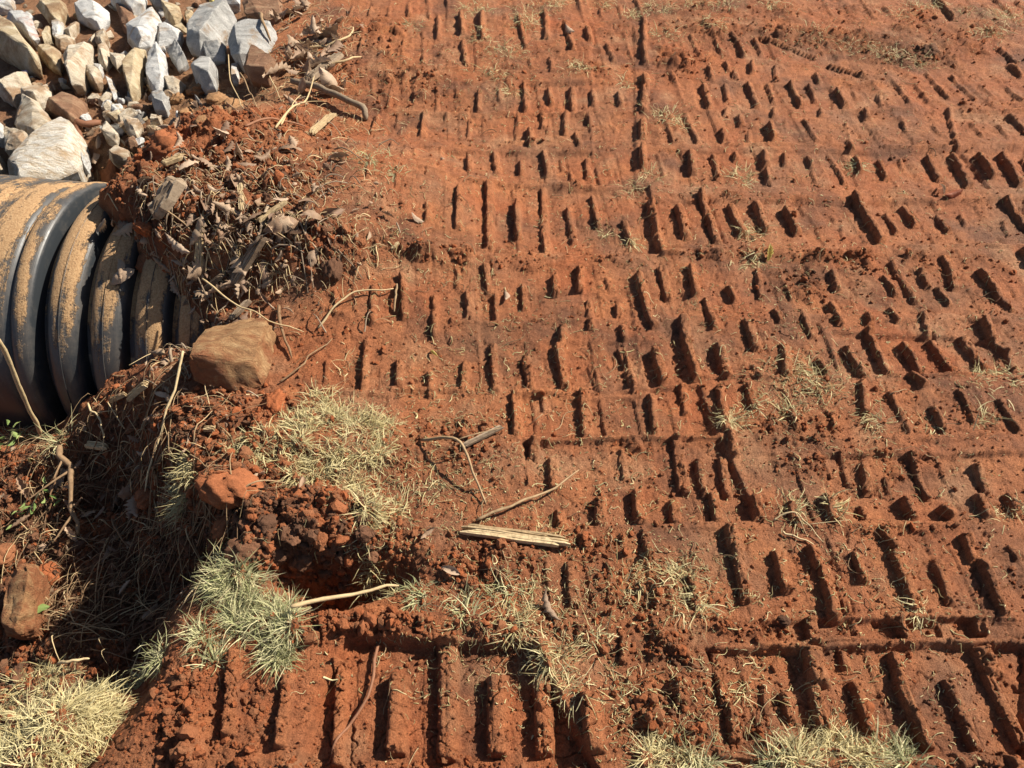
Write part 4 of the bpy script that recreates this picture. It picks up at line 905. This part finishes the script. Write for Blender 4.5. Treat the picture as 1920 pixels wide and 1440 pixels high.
for (x, y, r, n, lab) in [(1740, 12, 46, 130, 'dry tuft at the top edge left of the corner clump'),
        (1890, 35, 56, 200, 'thickest dry clump in the top right corner'),
        (1860, 60, 40, 110, 'dry tuft below the left of the top right corner clump'),
        (1650, 100, 50, 110, 'dry tuft in the dark soil of the rough bank, left one'),
        (1720, 112, 46, 110, 'dry tuft in the dark soil of the rough bank, right one'),
        (1690, 30, 40, 60, 'thin dry tuft at the top edge above the rough bank'),
        (1600, 85, 46, 70, 'thin dry tuft at the left end of the rough bank'),
        (1810, 20, 34, 60, 'small dry tuft at the top edge beside the corner clump'),
        (1540, 60, 40, 50, 'sparse straw left of the rough bank near the top edge')]:
    tuft(x, y, r, n, 'straw', lab, 'top right tufts', .035, .08, .7)

# ------------------------------------------------------------------ twigs, stalks, roots and wood
def twig(name, pts, rad, mk, label, cat='twig', group=None, k=22, sides=7, wob=.004, taper=.55, branches=0, flat=1.0):
    rs = np.random.default_rng(int(abs(pts[0][0]*31+pts[0][1]*17)) % 99991)
    P = at_px([p[0] for p in pts], [p[1] for p in pts], [p[2] if len(p) > 2 else rad*.8 for p in pts])
    Q = spline(P, k); t = np.linspace(0, 1, k)
    for ax in range(3): Q[:, ax] += np.interp(t, np.linspace(0, 1, 8), rs.normal(0, wob*(.5 if ax == 2 else 1), 8))
    g = ground_at(Q[:, 0], Q[:, 1]); Q[:, 2] = np.maximum(Q[:, 2], g+rad*.3)
    R = rad*(1-(1-taper)*t)*(1+rs.normal(0, .06, k)); R[-1] *= .5; R[0] *= .75
    lines = [Q]; rads = [R]
    V, F = tubes(Q[None], R[None], sides); Vs = [V]; Fs = [F]; off = len(V)
    # end caps
    Fe = []
    for b in range(branches):
        i = rs.integers(k//5, k-3); d = Q[i+1]-Q[i]; d /= np.linalg.norm(d); s = np.cross(d, [0, 0, 1])*rs.choice([-1, 1]); L = rs.uniform(.03, .10)
        B = np.array([Q[i], Q[i]+(d*.6+s*.8+np.array([0, 0, .2]))*L*.5, Q[i]+(d*.8+s*1.2+np.array([0, 0, .1]))*L]); B = spline(B, 8); RB = rad*.45*np.linspace(1, .4, 8)
        V, F = tubes(B[None], RB[None], 5); Vs.append(V); Fs.append(F+off); off += len(V)
    V = np.concatenate(Vs); F = np.concatenate(Fs)
    tone = np.stack([np.full(len(V), rs.random()), np.full(len(V), .5)], 1); tone[:, 0] = np.clip(tone[:, 0]+rs.normal(0, .12, len(V)), 0, 1)
    o = new_mesh(name, V, F, M[mk], smooth=True, tone=tone)
    bm = bmesh.new(); bm.from_mesh(o.data); bmesh.ops.holes_fill(bm, edges=[e for e in bm.edges if e.is_boundary], sides=12); bm.to_mesh(o.data); bm.free()
    return tag(recenter(o), label, cat, group)
def wood(name, p0, p1, width, thick, mk, label, cat='wood', lift=(.006, .006), seed=0):
    """a splintered strip of wood: grooved along the grain, torn at both ends"""
    rs = np.random.default_rng(seed+int(p0[0])); P = at_px([p0[0], p1[0]], [p0[1], p1[1]], list(lift))
    d = P[1]-P[0]; L = np.linalg.norm(d); d /= L; s = np.cross(d, [0, 0, 1]); s /= np.linalg.norm(s); u = np.cross(s, d)
    nf = 7; k = 16; V = []; F = []; n0 = 0
    for i in range(nf):                                      # fibres of unequal length laid side by side, fused below
        a = (i+.5)/nf-.5; t0 = abs(rs.normal(0, .05))+(rs.random() < .3)*rs.uniform(0, .2); t1 = 1-abs(rs.normal(0, .05))-(rs.random() < .3)*rs.uniform(0, .25)
        t = np.linspace(t0, t1, k); hw = width/nf*.85; hgt = thick*rs.uniform(.75, 1.1)
        bow = np.interp(t, np.linspace(0, 1, 5), rs.normal(0, width*.05, 5)); hz = np.interp(t, np.linspace(0, 1, 7), rs.normal(0, thick*.14, 7)); ta = np.minimum(1, np.minimum(t-t0+.012, t1-t+.012)/.06)
        for (cu, cs) in ((0, -1), (1, -.7), (1, .7), (0, 1)):
            V.append(P[0]+d*(t*L)[:, None]+s*(a*width+bow+cs*hw*(.4+.6*ta))[:, None]+u*((cu*hgt*(.35+.65*ta)+hz) if cu else np.full(k, -thick*.5))[:, None])
        for q in range(4):
            A = n0+q*k; B = n0+((q+1) % 4)*k
            for j in range(k-1): F.append((A+j, A+j+1, B+j+1, B+j))
        F.append((n0, n0+k, n0+2*k, n0+3*k)); F.append((n0+k-1, n0+4*k-1, n0+3*k-1, n0+2*k-1)); n0 += 4*k
    V = np.concatenate(V); tone = np.repeat(rs.random((nf, 2)), 4*k, axis=0); tone[:, 1] = .35+.35*tone[:, 1]
    return tag(recenter(new_mesh(name, V, F, M[mk], tone=tone)), label, cat)
twig('bent_twig', [(788,826,.004),(855,822,.06),(912,948,.004)], .0045, 'twig', 'bent brown twig arching over the clay right of the grass mat', branches=1, wob=.002)
twig('pale_stalk', [(548,1142,.05),(752,1104,.03)], .0052, 'paletwig', 'long pale stalk lying over the dark hole', wob=.002)
wood('splintered_board', (862,990), (1074,1020), .025, .008, 'wood', 'pale splintered board lying at the centre of the clay', 'wood', (.012, .012))
twig('thin_stick', [(892,978,.012),(960,945,.02),(1020,925,.022),(1086,882,.006)], .0038, 'twig', 'thin brown stick just above the splintered board', wob=.002)
wood('fibre_bundle', (868,838), (944,799), .012, .004, 'greywood', 'short bundle of pale wood fibres above the bent twig', 'wood', (.012, .012))
twig('long_stalk', [(346,655,.10),(268,925,.10)], .0036, 'paletwig', 'long thin stalk leaning over the ditch below the muddy boulder', wob=.003)
twig('broken_stalk', [(76,814,.03),(38,688,.42)], .0062, 'paletwig', 'broken pale stalk standing up in front of the pipe', wob=.002, taper=.95)
twig('upright_root', [(190,232,.03),(181,270,.05),(178,300,.05),(181,335,.02)], .013, 'rust', 'thick brown root between the speckled boulder and the cream stones', 'root', wob=.004, taper=.8)
twig('log', [(552,148,.03),(600,166,.035),(650,188,.04),(678,202,.035),(684,226,.0)], .013, 'greywood', 'weathered log end lying right of the red mound', 'wood', wob=.006, taper=.9)
wood('weathered_stick', (287,403), (340,334), .045, .022, 'greywood', 'thick weathered stick poking out of the leaves over the pipe', 'wood', (.03, .06))
twig('rusty_twig', [(455,231,.01),(500,228,.02),(545,231,.025),(585,241,.012)], .0045, 'rust', 'red-brown twig lying across the crest of the red mound', wob=.003)
twig('yellow_twig', [(519,243,.01),(555,215,.04),(572,190,.06),(591,143,.08)], .0045, 'paletwig', 'yellowish twig rising from the right of the red mound', wob=.003, branches=1)
twig('yellow_straw', [(528,238,.01),(545,212,.03),(562,178,.05)], .0032, 'paletwig', 'thin yellow stem left of the yellowish twig', wob=.003)
wood('wood_chip', (583,252), (626,213), .022, .008, 'wood', 'pale wood chip at the end of the red-brown twig', 'wood', (.012, .012))
twig('white_straw', [(500,130,.05),(514,160,.03),(528,191,.005)], .0026, 'paletwig', 'thin whitish straw slanting down right of the rubble', wob=.001)
twig('forked_branch', [(578,90,.02),(610,84,.03),(640,75,.03),(668,55,.03)], .006, 'paletwig', 'pale branch among the leaves near the top edge', wob=.005, branches=2)
wood('split_branch', (580,148), (640,103), .03, .014, 'greywood', 'split grey branch right of the fallen leaves', 'wood', (.02, .03))
twig('branch_end', [(610,125,.03),(650,112,.035),(676,106,.02)], .006, 'paletwig', 'short pale branch crossing the split grey one', wob=.004)
twig('stuck_stick', [(744,533,.012),(742,560,.014),(739,586,.006)], .0042, 'twig', 'short stick lying in a furrow right of the leaf litter', wob=.001)
twig('curved_stalk', [(598,618,.004),(625,575,.015),(665,550,.02),(742,539,.006)], .0032, 'paletwig', 'long curved stalk ending at the short stick in the furrow', wob=.003)
twig('dark_stick', [(521,573,.01),(530,615,.02),(547,674,.006)], .0055, 'twig', 'brown stick standing at the right of the muddy boulder', wob=.003)
twig('trailing_straw', [(383,537,.05),(430,562,.05),(474,584,.05),(520,611,.03),(572,623,.006)], .003, 'paletwig', 'thin yellow stem trailing above the muddy boulder', wob=.004, branches=1)
twig('thin_twig', [(284,413,.04),(330,440,.05),(379,470,.02)], .0028, 'twig', 'straight thin twig over the leaves beyond the pipe ribs', wob=.002)
twig('slender_twig', [(520,720,.01),(560,690,.02),(625,635,.006)], .0026, 'twig', 'slender twig lying on the clay right of the muddy boulder', wob=.003)
twig('fine_root', [(708,1208,.006),(693,1285,.012),(662,1350,.010),(616,1432,.004)], .0040, 'rust', 'long brown root lying across the deep track pad', 'root', wob=.003)
twig('pale_rootlet', [(1450,978,.006),(1490,960,.012),(1545,1018,.006)], .0022, 'paletwig', 'pale bent rootlet on the right-hand clay', 'root', wob=.002, branches=2)
twig('pale_rootlet', [(1466,996,.008),(1527,1020,.008)], .0026, 'paletwig', 'short thick pale rootlet below the bent one', 'root', wob=.002)
twig('rubble_stick', [(488,28,.07),(497,50,.08),(506,76,.03)], .009, 'twig', 'tan stick leaning on the dark grey stone', wob=.002)
twig('bare_stalk', [(428,104,.10),(431,140,.07),(440,175,.05),(462,215,.005)], .0026, 'paletwig', 'bare stem rising over the tan clods', wob=.002)
twig('bare_stalk', [(452,138,.09),(468,175,.05),(484,206,.005)], .0028, 'twig', 'second bare stem right of the first over the tan clods', wob=.002, branches=2)
twig('clinging_twig', [(72,588,.02),(95,595,.03),(115,625,.03),(128,670,.01)], .0026, 'rust', 'thin twig clinging to the dusty pipe', wob=.002)
twig('dry_sprig', [(224,664,.04),(262,668,.05),(308,662,.03)], .0030, 'paletwig', 'pale sprig at the foot of the pipe ribs', wob=.002, branches=3)
twig('slope_twig', [(168,760,.03),(190,800,.05),(207,860,.03)], .0030, 'paletwig', 'pale crooked twig below the pipe ribs', wob=.005, branches=1)
twig('ditch_twig', [(118,850,.05),(100,900,.06),(96,960,.03)], .0032, 'twig', 'twig hanging down the ditch side left of the roots', wob=.004, branches=1)
twig('ditch_twig', [(210,975,.03),(228,1010,.05),(250,1035,.02)], .0030, 'twig', 'straight short twig in the middle of the root tangle', wob=.002)
twig('ditch_root', [(110,825,.04),(126,900,.06),(138,960,.05),(145,1005,.02)], .009, 'root', 'thick dark root running down the ditch side', 'root', wob=.006, branches=3)
twig('looped_root', [(300,870,.05),(240,880,.06),(210,895,.06),(212,915,.04),(240,922,.03),(270,925,.02)], .0026, 'root', 'looped thin root at the upper end of the tangle', 'root', wob=.003)
twig('cut_stalk', [(110,1244,.04),(135,1238,.05),(167,1234,.04)], .0045, 'paletwig', 'short cut pale stalk in the shade above the straw mat', wob=.001)
for i, (a, b, w, lab) in enumerate([((442,548),(504,470),.026,'bleached grey wood strip in the leaf litter right of the pipe'),((352,592),(428,530),.020,'bleached wood strip at the edge of the last pipe rib'),((240,748),(278,722),.020,'pale chip of wood below the pipe ribs'),((207,752),(238,738),.016,'narrow brown chip left of the pale one'),
        ((430,600),(470,560),.016,'small bleached strip above the muddy boulder'),((450,345),(462,420),.014,'bleached strip standing in the leaf litter'),((485,420),(540,378),.014,'thin bleached strip at the right of the leaf litter'),((367,490),(400,475),.018,'splintered chip among the leaves beyond the ribs'),
        ((305,312),(345,295),.020,'yellow bark chip beyond the pipe'),((385,812),(402,800),.014,'chip of wood stuck in the slope right of the long stalk'),((163,838),(205,845),.018,'broken chip below the pale crooked twig'),((735,470),(748,455),.01,'tiny pale chip on the clay')]):
    wood('wood_chip', a, b, w, w*.4, 'greywood' if i in (0, 1, 4) else 'wood', lab, 'wood', (.02, .03) if i not in (11,) else (.004, .004), seed=i)

# the uncounted tangle of roots and dead stems in the ditch
def strands(name, regions, n, lmin, lmax, rad, mk, label, cat, lift=.02, bend=1.2, seed=1, sides=4, k=8, flow=None, down=0.0):
    rs = np.random.default_rng(seed); w = np.array([r[4] for r in regions], float); w /= w.sum(); ch = rs.choice(len(regions), n, p=w)
    reg = np.array([r[:4] for r in regions], float)[ch]
    px = reg[:, 0]+rs.normal(0, .5, n)*reg[:, 2]; py = reg[:, 1]+rs.normal(0, .5, n)*reg[:, 3]
    x, y = G(px, py, 0); B = drop(px, py)
    a = rs.uniform(0, 6.283, n) if flow is None else flow+rs.normal(0, .55, n)
    L = rs.uniform(lmin, lmax, n)*rs.uniform(.5, 1, n); c = rs.normal(0, bend, n); c2 = rs.normal(0, bend, n)
    P = np.zeros((n, k, 3)); cx = B[:, 0].copy(); cy = B[:, 1].copy(); t = np.linspace(0, 1, k)
    for i in range(k):
        P[:, i, 0] = cx; P[:, i, 1] = cy; h = a+c*t[i]+c2*np.sin(t[i]*5); cx = cx+np.cos(h)*L/k; cy = cy+np.sin(h)*L/k
    P[:, :, 2] = ground_at(P[:, :, 0].ravel(), P[:, :, 1].ravel()).reshape(n, k)
    g = P[:, :, 2].copy(); mid = np.sin(np.pi*t)[None]
    # a strand is stiff: smooth its height, stay over the soil, arch a little
    for _ in range(3): P[:, 1:-1, 2] = (P[:, :-2, 2]+P[:, 2:, 2])/2
    P[:, :, 2] = np.maximum(P[:, :, 2], g)+lift*rs.random(n)[:, None]*(.25+mid)+rad*.6
    R = rad*np.exp(rs.normal(0, .35, n))[:, None]*np.linspace(1, .45, k)[None]
    V, F = tubes(P, R, sides); tone = np.repeat(rs.random((n, 2)), k*sides, axis=0); tone[:, 1] = .3+.4*tone[:, 1]
    return tag(new_mesh(name, V, F, M[mk], smooth=True, tone=tone), label, cat, kind='stuff')
DITCH = [(120,860,160,80,2),(200,960,200,120,3),(320,1010,150,110,3),(180,1080,180,110,3),(120,1180,140,60,2),(250,1140,140,60,2),(60,1000,100,120,1),(280,820,160,60,1.5)]
strands('root_tangle', DITCH, 600, .05, .26, .0010, 'root', 'tangle of dead roots and stems filling the shaded ditch', 'roots', .02, .22, 3)
strands('stem_tangle', DITCH, 330, .06, .28, .0014, 'twig', 'dead brown stems lying over the roots in the ditch', 'stems', .035, .12, 4, flow=.6)
strands('pale_stem_tangle', DITCH, 150, .04, .20, .0012, 'paletwig', 'pale thin stems caught in the ditch tangle', 'stems', .045, .15, 5)
strands('litter_straw', [(450,450,230,160,3),(560,380,160,160,2),(520,160,140,110,1.5),(600,60,90,110,2),(330,640,160,110,1.5),(300,330,120,60,1),(650,230,120,100,1)], 1300, .02, .10, .0011, 'paletwig', 'straw and thin stems through the leaf litter', 'straw', .02, .30, 6)
strands('litter_twigs', [(440,450,220,180,3),(560,380,160,160,1.5),(560,100,110,130,2),(340,640,160,110,2),(300,330,120,60,1)], 230, .04, .16, .0024, 'greywood', 'broken grey twigs through the leaf litter on the bank', 'twigs', .025, .10, 16, sides=5)
PADZ = [(700,430,200,220,2),(1000,300,400,250,3),(1500,300,450,250,3),(1000,650,400,300,4),(1550,650,420,300,4),(1000,1000,350,200,3),(1550,1050,420,250,3),(900,1250,300,150,1.5),(1500,1350,450,120,2),(800,850,200,160,2.5),(850,120,280,120,2),(1450,60,420,80,2),
        (1500,720,120,60,1.5),(1000,1150,180,80,2),(1250,1100,120,80,1.5),(700,960,150,100,1.5),(1250,1330,160,120,1.5)]
strands('loose_straw', PADZ, 3600, .012, .06, .0009, 'straw', 'short straws strewn over the tracked red clay', 'straw', .006, 1.4, 8, sides=3, k=6)
strands('straw_dust', PADZ, 6500, .004, .018, .0009, 'straw', 'tiny straw fragments pressed into the clay', 'straw', .002, .8, 9, sides=3, k=3)
strands('loose_rootlets', PADZ, 420, .03, .12, .0010, 'twig', 'thin brown rootlets strewn over the tracked clay', 'rootlets', .01, 1.2, 10, sides=4, k=8)

# ------------------------------------------------------------------ leaves
def leaf_mesh(seed, lobed=True):
    rs = np.random.default_rng(seed); k = 13; t = np.linspace(0, 1, k)
    if lobed: w = np.array([.02, .08, .16, .30, .17, .36, .20, .40, .22, .33, .16, .14, .01])*rs.uniform(.85, 1.15, k)
    else: w = .24*np.sin(np.pi*t**.85)**.9+.01
    c1 = rs.normal(0, 1.0); c2 = rs.uniform(.4, 2.4)*rs.choice([-1, 1], p=[.35, .65]); V = []
    for s in (-1, -.5, 0, .5, 1):
        for i in range(k):
            u = s*w[i]; ang = c2*abs(s)*.9
            x = t[i]; yv = u*math.cos(ang*.6); z = -abs(u)*math.sin(ang)*.8+.16*c1*(t[i]-.5)**2*2+rs.normal(0, .02)+(.03 if s == 0 else 0)
            V.append((x-.5, yv, z))
    F = [(a*k+i, a*k+i+1, (a+1)*k+i+1, (a+1)*k+i) for a in range(4) for i in range(k-1)]
    me = bpy.data.meshes.new('leaf'); me.from_pydata(V, [], F); me.update()
    for p in me.polygons: p.use_smooth = True
    return me
LEAF = {}
for key in ('leaf', 'leaf2'):
    LEAF[key] = []
    for i in range(7):
        me = leaf_mesh(50+i+len(key)*9, i < 5); me.materials.append(M[key]); LEAF[key].append(me)
def put_leaf(px, py, size, me, label, group, lift=.012, tilt=.6, seed=0, cat='leaf', name='fallen_leaf', P=None, yaw=None):
    rs = np.random.default_rng(seed+int(px*3+py*5)); p = drop([px], [py])[0] if P is None else P
    o = bpy.data.objects.new(name, me); COL.objects.link(o); s = size*rs.uniform(.8, 1.2)
    o.location = (p[0], p[1], p[2]+lift+s*.06); o.scale = (s, s, s); o.rotation_euler = (rs.normal(0, tilt), rs.normal(0, tilt), rs.uniform(0, 6.28) if yaw is None else yaw)
    return tag(o, label, cat, group)
rs = np.random.default_rng(77)
ZON = [((460,430,240,210), 95, 'dry curled leaf in the litter over the buried end of the pipe', 'leaves over the buried pipe', .065), ((590,75,90,120), 60, 'dry brown leaf heaped at the right end of the rubble', 'leaves right of the rubble', .095),
       ((310,590,150,110), 46, 'dry leaf on the shaded slope at the foot of the ribs', 'leaves below the ribs', .045), ((240,260,200,100), 40, 'dead leaf caught between the rubble stones near the pipe', 'leaves in the rubble', .045), ((180,960,300,200), 40, 'dead leaf caught in the ditch roots', 'leaves in the ditch', .05)]
for (cx, cy, rx, ry), n, lab, grp, sz in ZON:
    px = cx+rs.normal(0, .42, n)*rx; py = cy+rs.normal(0, .42, n)*ry; PP = drop(px, py)
    for i in range(n):
        key = 'leaf' if rs.random() < .5 else 'leaf2'; put_leaf(px[i], py[i], sz*float(rs.uniform(.35, 1.5)), LEAF[key][rs.integers(7)], lab, grp, .008+.02*rs.random(), .65, i, P=PP[i])
def bits():
    rs = np.random.default_rng(88); n = 1000; w = [(450,440,230,170),(590,90,100,130),(310,620,170,120),(260,230,220,140),(200,960,320,200),(560,350,150,150),(330,800,180,90)]
    ch = rs.choice(7, n, p=[.34, .12, .14, .10, .12, .10, .08]); q = np.array(w)[ch]
    px = q[:, 0]+rs.normal(0, .45, n)*q[:, 2]; py = q[:, 1]+rs.normal(0, .45, n)*q[:, 3]; P = drop(px, py); P[:, 2] += .004+.018*rs.random(n)
    s = np.repeat(np.clip(.013*np.exp(rs.normal(0, .6, n)), .005, .05)[:, None], 3, 1)*rs.uniform(.7, 1.3, (n, 3)); rot = np.stack([rs.normal(0, .7, n), rs.normal(0, .7, n), rs.uniform(0, 6.28, n)], 1)
    scatter('leaf_fragments', P, rot, s, rs.integers(0, 8, n), [LEAF['leaf'][i] for i in (0, 2, 5, 6)]+[LEAF['leaf2'][i] for i in (0, 2, 5, 6)], 'crumbled leaf fragments through the litter on the bank', 'leaf litter')
bits()
def one_leaf(px, py, size, mk, label, seed, lobed=True, lift=.01, tilt=.3, name='fallen_leaf'):
    me = leaf_mesh(seed, lobed); me.materials.append(M[mk]); return put_leaf(px, py, size, me, label, 'single leaves on the ground', lift, tilt, seed, name=name)
one_leaf(415, 52, .07, 'leafyellow', 'yellow lobed leaf on the large grey stone', 5, lift=.12)
one_leaf(1785, 368, .06, 'leafred', 'rust-red leaf in the upper right tracks', 6, False)
one_leaf(1765, 358, .05, 'leaf', 'pale leaf touching the rust-red one', 8, False)
one_leaf(1030, 1142, .085, 'leaf2', 'shrivelled grey leaf on the clay behind the deep track pad', 9)
one_leaf(948, 560, .05, 'leaf', 'pale torn leaf on the clay in the middle', 14, False)
one_leaf(800, 1003, .05, 'leaf', 'small pale leaf standing in the dark clods', 15, False, tilt=.9)
one_leaf(845, 1075, .05, 'leaf', 'flat orange-brown leaf left of the bright green tuft', 16, False)
one_leaf(783, 415, .045, 'leaf', 'small buff leaf on the clay right of the litter', 17, False)
one_leaf(1440, 480, .055, 'leafyellow', 'bleached chip of leaf under the tall pale tuft', 18, True)
one_leaf(815, 668, .045, 'leafyellow', 'small yellow leaf on the clay left of the ridges', 19, False)
one_leaf(5, 770, .06, 'leaf', 'curled leaf at the left edge under the pipe', 20, False)
one_leaf(60, 865, .06, 'leafyellow', 'pale leaf lying on the roots at the top of the ditch', 21, False)
one_leaf(1068, 60, .06, 'leaf', 'brown leaf stuck on the tracks near the top', 22)
def rib_point(sv, ang, lift=.01):
    ax = PAX; sd = np.array([-math.sin(PIPE_YAW), math.cos(PIPE_YAW), 0]); up = np.cross(ax, sd)
    return PIPE_C+ax*sv+(PIPE_R+lift)*(math.sin(ang)*sd+math.cos(ang)*up)
for i in range(26):
    sv = float(rs.uniform(.10, .36)); an = float(rs.normal(.12, .16)-1.1*(sv-.12)); put_leaf(900+i, 10, .05*float(rs.uniform(.7, 1.6)), LEAF['leaf' if i % 3 else 'leaf2'][rs.integers(7)], 'dry leaf lodged on the crown of the dusty ribs', 'leaves on the ribs', .0, .5, i, P=rib_point(sv, an))
# green weeds: a stem with opposite leaves
def weed(px, py, n, size, label, seed, spread=.05, mk='leafgreen'):
    rs = np.random.default_rng(seed); p = drop([px], [py])[0]; root = bpy.data.objects.new('green_weed', None); COL.objects.link(root); root.location = p.tolist()
    tag(root, label, 'weed', 'green weeds in the ditch'); Pn = np.stack([np.linspace(0, spread*.6, 8), np.linspace(0, spread*.8, 8), np.linspace(0, .05, 8)+.01], 1)
    V, F = tubes(Pn[None], np.full((1, 8), .0016), 5); new_mesh('stem', V, F, M['green'], root, tone=np.full((len(V), 2), .4))
    for i in range(n):
        me = leaf_mesh(seed+i, False); me.materials.append(M[mk]); o = bpy.data.objects.new('leaf', me); COL.objects.link(o); o.parent = root
        t = (i+1)/n; o.location = (spread*(t*.6+rs.normal(0, .35)), spread*(t*.8+rs.normal(0, .35)), .02+.05*t); o.scale = (size,)*3; o.rotation_euler = (rs.normal(0, .3), rs.normal(0, .3), rs.uniform(0, 6.28))
weed(155, 692, 9, .032, 'bright green leafy sprig at the foot of the pipe', 61, .05)
weed(48, 975, 12, .024, 'small green weed over the roots at the left edge', 62, .07)
weed(22, 1200, 5, .06, 'broad-leaved green weed below the clay slab', 63, .06)
weed(215, 375, 4, .018, 'tiny green seedling on the litter beside the pipe', 64, .03)
weed(10, 850, 8, .03, 'green weed tuft at the left edge above the roots', 65, .05)
for (x, y, r, n, lab) in [(30,815,40,50,'wispy green tuft growing against the pipe foot'),(120,815,36,40,'wispy dry tuft right of the broken stalk')]:
    tuft(x, y, r, n, 'green', lab, 'wispy tufts below the pipe', .05, .11, .45)
me = leaf_mesh(90, False); mm, N_, L_, b_ = mat('pink_plastic'); b_.inputs['Base Color'].default_value = (.75, .50, .68, 1); b_.inputs['Roughness'].default_value = .4; me.materials.append(mm)
put_leaf(57, 140, .045, me, 'small torn pink plastic scrap between the rubble stones', None, .02, .3, 3, 'plastic scrap', 'plastic_scrap')
